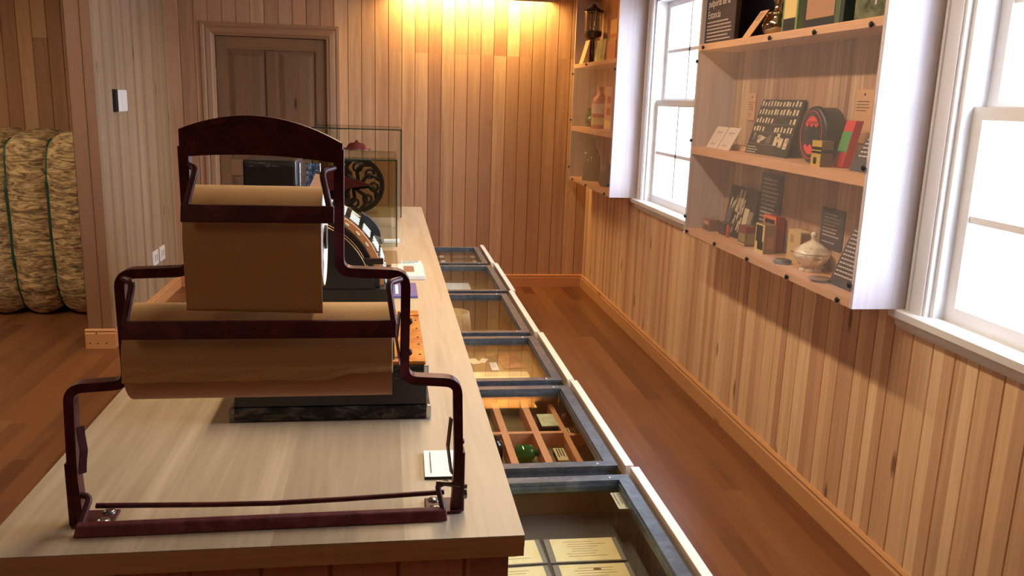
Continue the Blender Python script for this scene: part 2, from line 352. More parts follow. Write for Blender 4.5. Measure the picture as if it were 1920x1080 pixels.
def beaded(mb, u0, u1, holes, face, flip, axis, off=0.0, bw=BW, gw=0.008, gd=0.009, zt=CEIL, zb=0.0, bead=None):
    """vertical tongue-and-groove boarding with real V grooves. axis 'x' -> wall in XZ at y=face, 'y' -> wall in YZ at x=face.
    flip = +1/-1 is the direction (into the wall) of groove depth. holes = (ua, ub, za, zb)."""
    cuts = [u0, u1]
    k = math.floor((u0 - off) / bw)
    segs = []; u = off + k * bw
    marks = set([u0, u1])
    for h in holes: marks.update((h[0], h[1]))
    while u < u1 + bw:
        for d in (-gw / 2, 0, gw / 2): marks.add(u + d)
        u += bw
    marks = sorted(x for x in marks if u0 - 1e-9 <= x <= u1 + 1e-9)
    def depth(x):
        r = (x - off) / bw; r = abs(r - round(r)) * bw
        return gd * max(0.0, 1 - r / (gw / 2)) if r < gw / 2 - 1e-6 else 0.0
    def P(x, z):
        d = face + flip * depth(x)
        return (x, d, z) if axis == 'x' else (d, x, z)
    for a, b in zip(marks, marks[1:]):
        if b - a < 1e-5: continue
        mid = (a + b) / 2; zr = [(zb, zt)]
        for h in holes:
            if h[0] - 1e-6 <= mid <= h[1] + 1e-6:
                n = []
                for z0, z1 in zr:
                    if h[2] > z0: n.append((z0, min(z1, h[2])))
                    if h[3] < z1: n.append((max(z0, h[3]), z1))
                zr = n
        for z0, z1 in zr: mb.quad(P(a, z0), P(b, z0), P(b, z1), P(a, z1), 0)

# far wall
mb = MB(); beaded(mb, -5.2, WX + .02, [(-1.367, -0.487, 0, 2.074)], FARY, 1, 'x', 0.02)
mb.box(-5.2, -1.367, FARY + .012, FARY + .15, 0, CEIL, 1); mb.box(-0.487, 1.95, FARY + .012, FARY + .15, 0, CEIL, 1); mb.box(-1.367, -0.487, FARY + .012, FARY + .15, 2.074, CEIL, 1)
mb.box(-1.367, -0.487, FARY + .11, FARY + .15, 0, 2.074, 1)
struct('wall_far', mb, [M_far, M_dark], 'far wall of vertical beaded boards with a closed door')
# right wall with three window openings
WIN = [(4.36, 5.675), (1.165, 2.475)]
WZ0, WZ1 = 0.975, 2.32
holes = [(a, b, WZ0, WZ1) for a, b in WIN]
mb = MB(); beaded(mb, -3.2, FARY, holes, WX, 1, 'y', 0.0)
ys = sorted([-3.2, FARY + .15] + [v for a in WIN for v in a])
for i in range(0, len(ys) - 1):
    a, b = ys[i], ys[i + 1]
    if (a, b) in [tuple(x) for x in WIN]:
        mb.box(WX + .012, 1.94, a, b, 0, WZ0, 1); mb.box(WX + .012, 1.94, a, b, WZ1, CEIL, 1)
    else: mb.box(WX + .012, 1.94, a, b, 0, CEIL, 1)
struct('wall_right', mb, [M_right, plain('wall core', srgb(190, 140, 100), 0.8)], 'right wall of vertical beaded boards under the windows and wall cabinets')
# left pale wall stub + its end face
mb = MB(); beaded(mb, 5.58, FARY, [], LX, -1, 'y', 0.0, bw=BW / 2, gw=0.003, gd=0.002)
mb.box(-1.885, LX - .003, 5.586, FARY, 0, CEIL, 0)
mb.quad((-1.885, 5.58, 0), (LX, 5.58, 0), (LX, 5.58, CEIL), (-1.885, 5.58, CEIL), 1)
mb.box(-1.7985, -1.7965, 5.5785, 5.582, 0.11, CEIL, 2); mb.box(-1.885, -1.8838, 5.5785, 5.59, 0.11, CEIL, 2)
struct('wall_left', mb, [M_left, M_end, M_dark], 'pale boarded wall stub with the light switch')
# outer walls out of frame
mb = MB(); mb.box(-5.3, -5.2, -3.2, 7.55, 0, CEIL); struct('wall_outer_left', mb, plain('outer wall wood', srgb(176, 124, 84), 0.7), 'outer wall of the left part of the room')
mb = MB(); mb.box(-5.3, 1.95, -3.3, -3.2, 0, CEIL); struct('wall_back', mb, plain('outer wall wood', srgb(176, 124, 84), 0.7), 'wall behind the viewer')

# baseboards
def baseprof(t=0.018, h=0.113): return [(0, 0), (t, 0), (t, h - .03), (t * .72, h - .022), (t * .72, h - .016), (t * .95, h - .010), (t * .6, h), (0, h)]
mb = MB(); mb.prism([(WX - a, z) for a, z in baseprof()], -3.2, FARY - .018, 'y'); struct('baseboard_right', mb, M_base)
mb = MB(); mb.prism([(FARY - a, z) for a, z in baseprof()], -0.36, WX - .0, 'x'); struct('baseboard_far', mb, M_basex)
mb = MB(); mb.prism([(FARY - a, z) for a, z in baseprof()], -1.738, -1.49, 'x'); struct('baseboard_far_corner', mb, M_basex)
mb = MB(); mb.prism([(LX + a, z) for a, z in baseprof()], 5.58, FARY, 'y'); struct('baseboard_left', mb, M_base)
mb = MB(); mb.prism([(5.58 - a, z) for a, z in baseprof(0.02, 0.128)], -1.90, LX + .018, 'x')
for x, z in ((-1.873, .037), (-1.825, .035), (-1.772, .037), (-1.832, .101)): mb.lathe([(0.0042, -0.0215), (0.0042, -0.012)], (x, 5.58, z), 'y', 10, 1)
struct('baseboard_end', mb, [wood('short baseboard wood', [srgb(206, 150, 100), srgb(216, 162, 110)], 'x', 'z', .9, -.2, contrast=.6, knots=.1), M_dark])

# door
mb = MB()
def doorbox(x0, x1, z0, z1, y0, y1, mi=0): mb.box(x0, x1, y0, y1, z0, z1, mi)
D0, D1 = -1.365, -0.489
doorbox(D0, D0 + .085, 0.005, 2.07, FARY + .02, FARY + .06); doorbox(D1 - .085, D1, 0.005, 2.07, FARY + .02, FARY + .06)
doorbox(-0.972, -0.882, 0.9, 1.97, FARY + .022, FARY + .06); doorbox(-0.972, -0.882, 0.2, .75, FARY + .022, FARY + .06)
doorbox(D0 + .085, D1 - .085, 1.975, 2.07, FARY + .018, FARY + .06, 1); doorbox(D0 + .085, D1 - .085, 0.95, 1.08, FARY + .018, FARY + .06, 1)
doorbox(D0 + .085, D1 - .085, .005, .22, FARY + .018, FARY + .06, 1)
for a, b in ((D0 + .085, -0.972), (-0.882, D1 - .085)):
    for z0, z1 in ((1.08, 1.975), (.22, .95)):
        doorbox(a, b, z0, z1, FARY + .042, FARY + .055)
        x0, x1, y0, y1 = a + .055, b - .055, FARY + .028, FARY + .0415
        # raised field with bevelled borders
        Vo = [(a + .012, y1, z0 + .012), (b - .012, y1, z0 + .012), (b - .012, y1, z1 - .012), (a + .012, y1, z1 - .012)]
        Vi = [(x0, y0, z0 + .055), (x1, y0, z0 + .055), (x1, y0, z1 - .055), (x0, y0, z1 - .055)]
        mb.add(Vo + Vi, [(0, 1, 5, 4), (1, 2, 6, 5), (2, 3, 7, 6), (3, 0, 4, 7), (4, 5, 6, 7)], False, 0)
door = struct('door_1', mb, [M_door, M_doorrail], 'old brown panelled door in the far wall')
h = MB(); h.box(D0 - .004, D0 + .006, FARY + .008, FARY + .022, 1.72, 1.81); h.build('hinge', M_screw, door)
h = MB(); h.lathe([(.02, 0), (.02, -.012), (.009, -.014), (.009, -.04), (.024, -.048), (.026, -.062), (.014, -.074)], (-.55, FARY + .02, 1.0), 'y', 20); h.build('door_knob', plain('dark brass knob', srgb(110, 88, 50), .35, .9), door)
def casing(name, x0, x1, zt, wd, mats, left=True):
    pass
mb = MB()
prof = [(0, 0), (.020, 0), (.020, .022), (.014, .030), (.014, .036), (.019, .044), (.019, .078), (.013, .086), (.009, .104), (0, .106)]
# side casings (profile: depth, distance from the outer edge)
for s_, xo in ((1, -1.474), (-1, -0.380)):
    pts = [(xo + s_ * d, FARY - t) for t, d in prof]
    V = []
    for (x, y) in pts:
        dist = abs(x - xo); V.append((x, y, 0.0))
    for (x, y) in pts:
        dist = abs(x - xo); V.append((x, y, 2.180 - dist))
    n = len(pts); mb.add(V, [tuple(range(n)), tuple(range(n, 2 * n))] + [(i, (i + 1) % n, n + (i + 1) % n, n + i) for i in range(n)], False, 0)
V = []
for t, d in prof: V.append((-1.474 + d, FARY - t, 2.180 - d))
for t, d in prof: V.append((-0.380 - d, FARY - t, 2.180 - d))
n = len(prof); mb.add(V, [tuple(range(n)), tuple(range(n, 2 * n))] + [(i, (i + 1) % n, n + (i + 1) % n, n + i) for i in range(n)], False, 1)
struct('trim_door', mb, [M_trim, M_trimx], 'pale moulded casing around the door')

# windows
def window(name, y0, y1, label):
    mb = MB()
    # casing on wall face
    c = .105; X = WX
    mb.box(X - .018, X, y1, y1 + c, .99, WZ1 + c); mb.box(X - .018, X, y0 - c, y0, .99, WZ1 + c); mb.box(X - .020, X, y0 - c, y1 + c, WZ1, WZ1 + c)
    for yy in (y1 + .012, y1 + c - .022): mb.box(X - .024, X - .018, yy, yy + .010, .99, WZ1 + c)
    for yy in (y0 - .022, y0 - c + .012): mb.box(X - .024, X - .018, yy, yy + .010, .99, WZ1 + c)
    # jamb lining
    mb.box(X, 1.94, y1 - .018, y1, WZ0, WZ1); mb.box(X, 1.94, y0, y0 + .018, WZ0, WZ1); mb.box(X, 1.94, y0, y1, WZ1 - .018, WZ1)
    mb.box(X, 1.96, y0, y1, WZ0 - .002, WZ0 + .014)
    root = struct(name, mb, M_white, label)
    # moulded sill
    s = MB(); pts = [(X, .922), (X - .012, .922), (X - .020, .934), (X - .022, .948), (X - .036, .958), (X - .050, .966), (X - .052, .990), (X - .046, .995), (X + .02, .995), (X + .02, .922)]
    pts = [(p, q) for p, q in pts]
    s.prism(pts, y0 - c - .045, y1 + c + .045, 'y'); s.build('window_sill', M_white, root)
    def sash(nm, x0, x1, z0, z1, muntz):
        m = MB(); a, b = y0 + .018, y1 - .018; st = .048
        m.box(x0, x1, b - st, b, z0, z1); m.box(x0, x1, a, a + st, z0, z1); m.box(x0, x1, a + st, b - st, z1 - .04, z1); m.box(x0, x1, a + st, b - st, z0, z0 + .055)
        gl = (b - st) - (a + st)
        for k in (1, 2): yy = a + st + gl * k / 3; m.box(x0 + .006, x1 - .006, yy - .011, yy + .011, z0 + .055, z1 - .04)
        m.box(x0 + .006, x1 - .006, a + st, b - st, muntz - .011, muntz + .011)
        o = m.build(nm, M_white, root)
        g = MB(); xm = (x0 + x1) / 2; g.box(xm - .002, xm + .002, a + st - .006, b - st + .006, z0 + .05, z1 - .035); g.build('pane', M_glass, o)
    sash('lower_sash', 1.800, 1.838, WZ0 + .012, 1.672, 1.327)
    sash('upper_sash', 1.842, 1.880, 1.632, WZ1 - .018, 1.985)
    return root
window('window_1', *WIN[0], 'white sash window between the two wall cabinets')
window('window_2', *WIN[1], 'white sash window at the right edge of the photo')

# far wall lamp (open-bottomed shade) and pendants
t = thing('wall_lamp', 'long pale wall lamp shade glowing yellow on the far wall', 'lamp', (0.72, FARY, 2.45))
m = MB(); m.prism([(7.395, 2.66), (7.20, 2.62), (7.185, 2.43), (7.190, 2.43), (7.206, 2.612), (7.395, 2.648)], .06, 1.37, 'x')
m.prism([(7.395, 2.66), (7.20, 2.62), (7.185, 2.44), (7.395, 2.46)], .055, .065, 'x'); m.prism([(7.395, 2.66), (7.20, 2.62), (7.185, 2.44), (7.395, 2.46)], 1.365, 1.375, 'x')
m.build('lamp_shade', plain('cream lamp shade', srgb(206, 186, 140), .5), t)
em, nt, b_, o_ = newmat('glowing lamp tube'); setc(b_, (1, .8, .4)); b_.inputs['Emission Color'].default_value = (1, .66, .22, 1); b_.inputs['Emission Strength'].default_value = 8
m = MB(); m.tube([(.10, 7.31, 2.53), (1.33, 7.31, 2.53)], .016, 12); m.build('lamp_tube', em, t)
emw, nt, b_, o_ = newmat('glowing diffuser'); setc(b_, (1, .9, .7)); b_.inputs['Emission Color'].default_value = (1, .78, .5, 1); b_.inputs['Emission Strength'].default_value = 5
for (x, y, z, L, pw) in PEND:
    t = thing('ceiling_lamp', {.42: 'warm strip lamp hung over the display cases and aisle', -1.6: 'unseen warm strip lamp added behind the viewer as weak fill', -3.0: 'warm strip lamp hung in front of the wool bale'}[x], 'lamp', (x, y, CEIL), 'ceiling strip lamps')
    m = MB(); m.box(x - .08, x + .08, y - L / 2 - .05, y + L / 2 + .05, z, z + .05); m.build('housing', plain('cream lamp shade', (1, 1, 1)), t)
    for yc_ in (y - L / 3, y + L / 3): m = MB(); m.tube([(x, yc_, z + .05), (x, yc_, CEIL)], .006); m.build('cable', M_matblack, t)
    m = MB(); m.box(x - .06, x + .06, y - L / 2, y + L / 2, z - .012, z); m.build('diffuser', emw, t)

# switches on the pale wall
t = thing('light_switch', 'white two-rocker light switch on the pale boarded wall', 'switch', (LX, 6.03, 1.485))
m = MB(); m.box(LX, LX + .010, 5.955, 6.185, 1.485, 1.625, 0, .003); m.build('switch_plate', M_cardw, t)
for y in (5.965, 6.078): m = MB(); m.box(LX + .010, LX + .014, y, y + .10, 1.492, 1.618, 0, .001); m.build('rocker', M_cardw, t)
m = MB(); m.box(LX, LX + .022, 5.905, 5.952, 1.485, 1.628, 0, .003); single('black_control_box', m, M_matblack, 'small black box beside the white light switch', 'control box')
for y0, lab in ((6.60, 'white wall socket low on the pale wall, nearer to the wall end'), (6.80, 'white wall socket low on the pale wall, nearer to the door')):
    t = thing('wall_socket', lab, 'socket', (LX, y0 + .07, .33)); m = MB(); m.box(LX, LX + .012, y0, y0 + .14, .33, .44, 0, .003); m.build('socket_plate', M_cardw, t)
    for k in (.045, .095): m = MB(); m.box(LX + .012, LX + .013, y0 + k - .004, y0 + k + .004, .36, .41); m.build('socket_slot', M_ink, t)

# ================================================================= WOOL BALE
bt = thing('wool_bale', 'large mottled beige wool bale bound with green straps beside the wall', 'bale', (-2.55, 6.75, 0))
M_bale = mottled('mottled burlap wool', [srgb(92, 80, 62), srgb(150, 128, 96), srgb(214, 186, 138), srgb(238, 214, 168)], 12, 0.9, stretch=(1.0, 1.0, 3.2), bump=0.9, dist=0.02, detail=9)
m = MB(); NU, NV = 150, 84
lobes = [-3.12, -2.87, -2.612, -2.345, -2.06]
def bale_pt(u, v):
    # u around: x across; closed loop in YZ section param v (angle), x = lobes
    x = -3.12 + u * 1.06
    for a, b in zip(lobes, lobes[1:]):
        if a - 1e-6 <= x <= b + 1e-6: s = (x - a) / (b - a); break
    puff = (max(0.0, math.sin(PI * min(max(s, 0), 1)))) ** 0.5
    an = 2 * PI * v; c, sn = math.cos(an), math.sin(an); e = 0.42
    yy = (abs(c) ** e) * (1 if c >= 0 else -1); zz = (abs(sn) ** e) * (1 if sn >= 0 else -1)
    endf = 1.0 if 0.02 < u < 0.98 else 0.86
    n = noise.noise(Vector((x * 3, yy * 2.2, zz * 4))) * .022 + noise.noise(Vector((x * 5, yy * 3, zz * 16))) * .012 + noise.noise(Vector((x * 14, yy * 9, zz * 40))) * .005
    ry = (.325 + .085 * puff + n * 1.2) * endf; rz = (.585 + .075 * puff + n) * endf
    tz = 0.66 + zz * rz
    lean = -0.02 * max(0, tz) / 1.3
    return (x + lean * .9, 6.74 + yy * ry, max(0.004, tz))
V = [bale_pt(i / NU, j / NV) for i in range(NU + 1) for j in range(NV)]
m.add(V, [(i * NV + j, i * NV + (j + 1) % NV, (i + 1) * NV + (j + 1) % NV, (i + 1) * NV + j) for i in range(NU) for j in range(NV)], True)
m.add(V, [tuple(range(NV))[::-1], tuple(range(NU * NV, (NU + 1) * NV))], False)
m.build('wool_body', M_bale, bt)
M_strap = plain('green strap', srgb(20, 70, 50), .6)
for x in lobes[1:-1]:
    m = MB(); pts = []
    for j in range(96):
        p = Vector(bale_pt((x + 3.12) / 1.06, j / 96)); c = Vector((p.x, 6.74, .665)); q = p + (p - c).normalized() * .027; q.z = max(q.z, .003); pts.append(q)
    m.strip(pts, [(-.0025, -.009), (.0035, -.009), (.0035, .009), (-.0025, .009)], True, upv=(1, 0, 0)); m.build('strap', M_strap, bt)

# ================================================================= COUNTER
ct = thing('counter', 'long pale wooden shop counter topped with a smooth plank slab', 'counter', (-.19, 3.38, 0))
m = MB(); m.box(-.617, .226, 1.258, 5.50, .9475, .950, 0); m.box(-.617, .226, 1.2575, 5.50, .9305, .9475, 1); m.box(-.617, .2255, 1.2580, 5.50, .9125, .9303, 1)
m.build('counter_top', [M_counter, M_cedge], ct)
m = MB(); beaded(m, -.585, .205, [], 1.29, 1, 'x', 0.02, zt=.9125); beaded(m, 1.29, 5.47, [], -.585, 1, 'y', 0.0, zt=.9125)
m.box(-.585 + .006, .205, 1.297, 5.47, 0, .9125, 0)
m.build('counter_body', M_cbody, ct)

# ================================================================= DISPLAY CASES
RZ, FZ = .700, .690
P0 = lambda n, *c: plain(n, srgb(*c), .7, var=.08)
CASES = [(1.05, 2.043, .666, 'nearest display case, holding cream documents in grey mounts'),
         (2.055, 2.758, .655, 'second nearest display case, with wooden dividers and a green bottle'),
         (2.770, 3.380, .647, 'third nearest display case, with cards and a long cream sheet'),
         (3.392, 4.165, .636, 'display case holding a pale round hide container'),
         (4.177, 4.898, .648, 'display case holding one plain white sheet, next to the farthest'),
         (4.910, 5.520, .634, 'farthest display case, with dark engraved plates and white tags')]
FLOORZ = [.58, .585, .631, .50, .599, .635]
for (y0, y1, xr, lab), fz in zip(CASES, FLOORZ):
    t = thing('display_case', lab + ', beside the counter', 'display case', (.43, (y0 + y1) / 2, 0), 'display cases along the counter')
    x0 = .207; xo = xr + .004
    m = MB()   # cabinet carcass, open at the top
    m.box(x0, x0 + .016, y0, y1, 0, .662); m.box(xo - .026, xo - .004, y0, y1, 0, .668); m.box(x0 + .016, xo - .026, y0, y0 + .018, 0, .662); m.box(x0 + .016, xo - .026, y1 - .018, y1, 0, .662)
    m.build('case_body', M_case, t)
    m = MB(); m.box(x0 + .016, xo - .026, y0 + .018, y1 - .018, fz - .015, fz); m.build('case_floor', P0('dark grey case lining', 62, 58, 54) if y1 < 2.1 else M_case, t)
    m = MB(); m.box(xr - .020, xr + .004, y0 - .001, y1 + .001, .6685, RZ, 0, .002); m.build('side_rail', M_rail, t)
    fx0, fx1, fy0, fy1 = x0 + .003, xr - .033, y0 + .022, y1 - .022
    m = MB(); b = .032
    def fr(bx, z0, z1, ins=0.0):
        a0, a1, c0, c1 = fx0 + ins, fx1 - ins, fy0 + ins, fy1 - ins
        m.box(a0, a1, c1 - bx, c1, z0, z1); m.box(a0, a1, c0, c0 + bx, z0, z1); m.box(a1 - bx, a1, c0 + bx, c1 - bx, z0, z1); m.box(a0, a0 + bx, c0 + bx, c1 - bx, z0, z1)
    fr(b, .680, FZ); fr(b, .671, .680, .003); fr(b + .004, .663, .671, .0)
    fo = m.build('case_frame', M_frame, t)
    m = MB(); m.box(fx0 + b, fx1 - b, fy0 + b, fy1 - b, .672, .676); m.build('case_glass', M_cglass, t)
    for sx in (fx1 - .055,):
        for sy in (fy0 + b / 2, fy1 - b / 2):
            m = MB(); m.lathe([(.0042, 0), (.0036, .0015), (.001, .0022)], (sx, sy, FZ), 'z', 12); m.build('screw', M_screw, fo)

# nearest case: mounted documents and a label card
k = 0
for yy, zlab in ((1.835, 'far'), (1.715, 'second'), (1.595, 'third'), (1.475, 'near')):
    for xx, xl in ((.285, 'left'), (.478, 'right')):
        m = MB(); m.box(xx - .092, xx + .092, yy - .055, yy + .055, .5805, .5835, 0)
        m.box(xx - .078, xx + .080, yy - .052, yy + .052, .5835, .5845, 1)
        for q in range(7): m.box(xx - .05 + random.uniform(0, .02), xx + random.uniform(.02, .06), yy + .035 - q * .011, yy + .0365 - q * .011, .5845, .5848, 2)
        if (zlab, xl) == ('second', 'right'): m.lathe([(.010, .5846), (.006, .5850)], (xx + .01, yy + .03, 0), 'z', 14, 3, .6)
        m.xform(Matrix.Translation((xx, yy, 0)) @ Matrix.Rotation(0.03 * (1 if xl == 'left' else -.5), 4, 'Z') @ Matrix.Translation((-xx, -yy, 0)))
        single('mounted_document', m, [M_mount, M_doc, plain('faded ink', srgb(170, 140, 84), .8), plain('brown stain', srgb(120, 78, 40), .8)],
               'cream aged document on a grey mount, %s row, %s column in the nearest case' % (zlab, xl), 'document', 'documents in the nearest case')
m = MB(); m.box(.573, .603, 1.880, 1.968, .6635, .6645, 0)
dashes(m, (.578, 1.962, .6645), (0, -1, 0), (1, 0, 0), .075, 1, .006, .002, 1); dashes(m, (.588, 1.962, .6645), (0, -1, 0), (1, 0, 0), .06, 1, .006, .002, 1)
m.box(.592, .600, 1.882, 1.966, .6645, .6648, 2)
tl = m.build('case_label_card', [M_cardw, M_ink, plain('grey card band', srgb(120, 130, 128), .5)], None)
tag(tl, 'white label card under the glass corner of the nearest case', 'label card')

# second case: divider grid, bottles
dv = wood('divider wood', [srgb(196, 128, 92), srgb(210, 144, 104)], 'y', 'z', .9, 0, contrast=.5, knots=0)
m = MB(); Z0, Z1 = .585, .632
m.box(.355, .377, 2.085, 2.735, Z0, Z1); m.box(.455, .477, 2.22, 2.735, Z0, Z1); m.box(.553, .570, 2.22, 2.735, Z0, Z1 - .01)
for y in (2.455, 2.215): m.box(.235, .355, y, y + .018, Z0, Z1); m.box(.377, .455, y, y + .018, Z0, Z1); m.box(.477, .553, y, y + .018, Z0, Z1 - .001); m.box(.570, .62, y, y + .018, Z0, Z1 - .01)
single('divider_grid', m, dv, 'pinkish wooden divider grid inside the second nearest case', 'divider')
def bottle_mat(n, c, t=.6):
    m, nt, b, o = newmat(n); setc(b, c, .05, 0, .8); b.inputs['Transmission Weight'].default_value = t; b.inputs['IOR'].default_value = 1.45; return m
M_green = bottle_mat('green bottle glass', srgb(60, 130, 50), .75)
M_dkbot = bottle_mat('dark bottle glass', srgb(40, 36, 26), .3)
t = thing('green_bottle', 'green glass bottle lying in the wooden divider grid', 'bottle', (.425, 2.34, .586))
m = MB(); m.lathe([(.001, -.036), (.022, -.034), (.027, -.028), (.027, .012), (.022, .020), (.010, .026), (.010, .034), (.012, .034), (.012, .037)], (.416, 2.345, .614), 'x', 24); m.xform(Matrix.Translation((.0, 0, 0)))
m.build('bottle_body', M_green, t)
m = MB(); m.lathe([(.0095, .066), (.0095, .078)], (.379, 2.345, .614), 'x', 16); 
t2 = thing('flask', 'dark flask with a cream embossed label lying in the divider grid', 'flask', (.505, 2.50, .586))
m = MB(); m.box(.487, .545, 2.485, 2.60, .587, .640, 0, .010); m.build('flask_body', M_dkbot, t2)
m = MB(); m.box(.489, .543, 2.49, 2.595, .6402, .6412, 0, .0); m.build('flask_label', mottled('cream embossed label', [srgb(150, 140, 96), srgb(214, 206, 166)], 60, .5, bump=.3, dist=.002), t2)
m = MB(); m.lathe([(.020, 0), (.024, .01), (.024, .05), (.02, .058), (.012, .062), (.012, .072)], (.325, 2.37, .586), 'z', 20); single('dark_jar', m, M_dkbot, 'dark round jar in the divider grid near the counter side', 'jar')
m = MB(); m.lathe([(.016, 0), (.018, .01), (.018, .035), (.008, .042), (.008, .06)], (.60, 2.64, .586), 'z', 20); single('small_bottle', m, bottle_mat('pale glass', srgb(120, 110, 90), .6), 'small dark-lit bottle in the far right corner of the divider case', 'bottle')
for (x, y, lb) in ((.592, 2.52, 'cream text card in the far right compartment of the divider case'), (.525, 2.36, 'cream text card in the near right compartment of the divider case')):
    m = MB(); m.box(x - .016, x + .016, y - .045, y + .045, .600, .602, 0)
    m.box(x - .016, x + .016, y - .045, y - .043, .5855, .600, 0)
    m.box(x - .016, x + .016, y + .043, y + .045, .5855, .600, 0)
    for q in range(3): dashes(m, (x - .009 + q * .008, y + .04, .602), (0, -1, 0), (1, 0, 0), .075, 1, .006, .003, 1)
    single('text_card', m, [plain('cream card', srgb(206, 188, 140), .7), M_ink], lb, 'card', 'text cards in the divider case')
# third case: cards, photo, cream sheet
def flat(name, x0, x1, y0, y1, z, mat, label, cat, extra=None, th=.002, group=None, rot=0.0):
    m = MB(); m.box(x0, x1, y0, y1, z, z + th, 0); mats = [mat]
    if extra: extra(m, z + th); mats += [M_ink]
    cx, cy = (x0 + x1) / 2, (y0 + y1) / 2
    if rot: m.xform(Matrix.Translation((cx, cy, 0)) @ Matrix.Rotation(rot, 4, 'Z') @ Matrix.Translation((-cx, -cy, 0)))
    return single(name, m, mats, label, cat, group)
z3 = .632
flat('cream_sheet', .252, .535, 2.930, 3.062, z3, mottled('cream sheet paper', [srgb(226, 206, 160), srgb(240, 226, 186)], 6, .7, bump=0), 'long cream paper sheet along the near side of the third case', 'paper', lambda m, z: dashes(m, (.36, 3.05, z), (1, 0, 0), (0, 1, 0), .20, 3, .018, .003, 1))
flat('note_card', .402, .430, 3.085, 3.180, z3, M_cardw, 'small white printed card beside the brown photograph', 'card', lambda m, z: dashes(m, (.405, 3.170, z), (1, 0, 0), (0, 1, 0), .022, 6, .012, .003, 1))
flat('brown_photograph', .445, .530, 3.10, 3.30, z3, mottled('brown photo', [srgb(86, 50, 34), srgb(120, 74, 52), srgb(170, 140, 120)], 12, .5, bump=0), 'brown mounted photograph in the third nearest case', 'photograph', rot=.05)
flat('torn_note', .325, .362, 3.165, 3.235, z3, mottled('cream note', [srgb(232, 214, 170), srgb(240, 230, 200)], 9, .7, bump=0), 'folded cream note near the counter in the third case', 'note', rot=.3)
flat('loose_note', .368, .395, 3.180, 3.235, z3, plain('off white note', srgb(226, 214, 190), .7), 'off-white slip lying beside the folded cream note', 'note', rot=-.4)
# fourth: hide container
m = MB(); m.lathe([(.070, 0), (.083, .02), (.076, .10), (.070, .148), (.066, .150), (.062, .148), (.062, .04), (.0, .04)], (.325, 3.93, .501), 'z', 40)
single('hide_container', m, mottled('pale rawhide', [srgb(176, 142, 98), srgb(206, 176, 130), srgb(222, 196, 154)], 14, .65, bump=.2, dist=.002), 'pale rawhide drum-shaped container inside the display case', 'container')
flat('white_sheet', .250, .472, 4.60, 4.79, .600, M_cardw, 'plain white paper sheet lying in the display case', 'paper')
# farthest: engraved plates and tags
M_plate = plain('dark brown plate', srgb(54, 30, 22), .35); M_fil = plain('silver filigree', srgb(196, 190, 180), .4, .3)
rows = ['far', 'middle', 'near']
for r in range(3):
    for c, (xa, xb) in enumerate(((.232, .372), (.408, .572))):
        ya = 5.325 - r * .165; z = .636; m = MB(); m.box(xa, xb, ya, ya + .145, z, z + .008, 0, .002)
        cx, cy = (xa + xb) / 2 - .01, ya + .072
        for s in (-1, 1):
            for q in range(4):
                a = q * 1.35; rr = .010 + .009 * (3 - q) / 3
                pts = [(cx + s * (.008 + q * .013) + rr * .6 * math.cos(tt + a) * (1 - tt / 9), cy + rr * 2.0 * math.sin(tt + a) * (1 - tt / 9), z + .0085) for tt in [i * .5 for i in range(12)]]
                m.tube(pts, .0011, 5, 1)
        m.tube([(cx, cy - .05, z + .0085), (cx, cy + .05, z + .0085)], .0011, 5, 1)
        single('engraved_plate', m, [M_plate, M_fil], 'dark plate with pale scroll engraving, %s row, %s column of the farthest case' % (rows[r], 'counter-side' if c == 0 else 'aisle-side'), 'plate', 'engraved plates in the farthest case')
        m = MB(); m.box(xb - .032, xb - .006, ya + .03, ya + .085, z + .0095, z + .0115)
        single('white_tag', m, M_cardw, 'small white tag on the %s row, %s plate of the farthest case' % (rows[r], 'counter-side' if c == 0 else 'aisle-side'), 'tag', 'tags in the farthest case')

# ================================================================= PAPER DISPENSER
FY = 1.36
dsp = thing('paper_roll_dispenser', 'dark red cast iron stepped stand holding two kraft paper rolls', 'paper dispenser', (-.187, FY, .95))
CX = -.187
def rounded(pts, r, n=5):
    out = [Vector(pts[0])]
    for a, b, c in zip(pts, pts[1:], pts[2:]):
        a, b, c = Vector(a), Vector(b), Vector(c); d0 = (a - b).normalized(); d1 = (c - b).normalized(); rr = min(r, (a - b).length * .45, (c - b).length * .45)
        for i in range(n + 1):
            s = i / n; p = (b + d0 * rr) * (1 - s) ** 2 + b * 2 * s * (1 - s) + (b + d1 * rr) * s * s; out.append(p)
    out.append(Vector(pts[-1])); return out
HW = [.306, .217, .113]   # centreline half widths
Zs = [.953, 1.184, 1.368, 1.565]
bar = [(-.0075, -.012), (.0075, -.012), (.0075, .012), (-.0075, .012)]
for s_ in (-1, 1):
    p = [(CX + s_ * HW[0], FY, Zs[0]), (CX + s_ * (HW[0] + .004), FY, 1.04), (CX + s_ * HW[0], FY, Zs[1]), (CX + s_ * HW[1], FY, Zs[1] + .006), (CX + s_ * (HW[1] + .002), FY, Zs[2]), (CX + s_ * HW[2], FY, Zs[2] + .004), (CX + s_ * (HW[2] + .002), FY, Zs[3])]
    m = MB(); m.strip(rounded(p, .022, 6), bar); m.build('side_frame', M_iron, dsp)
# arch plate
m = MB(); N = 28; top = []; bot = []
for i in range(N + 1):
    u = -1 + 2 * i / N; x = CX + u * .1205
    top.append((x, 1.612 - .030 * u * u - .008 * u)); bot.append((x, 1.5535 - .008 * u * u - .003 * u))
m.prism(top + bot[::-1], FY - .009, FY + .009, 'y'); arch = m.build('arch_plate', M_iron, dsp, bevel=.002)
m = MB(); m.strip([(x, FY - .010, z - .009) for x, z in top[3:-3]], [(-.0012, -.001), (.0012, -.001), (.0012, .001), (-.0012, .001)], upv=(0, 1, 0))
m.build('raised_rim', M_iron, arch)
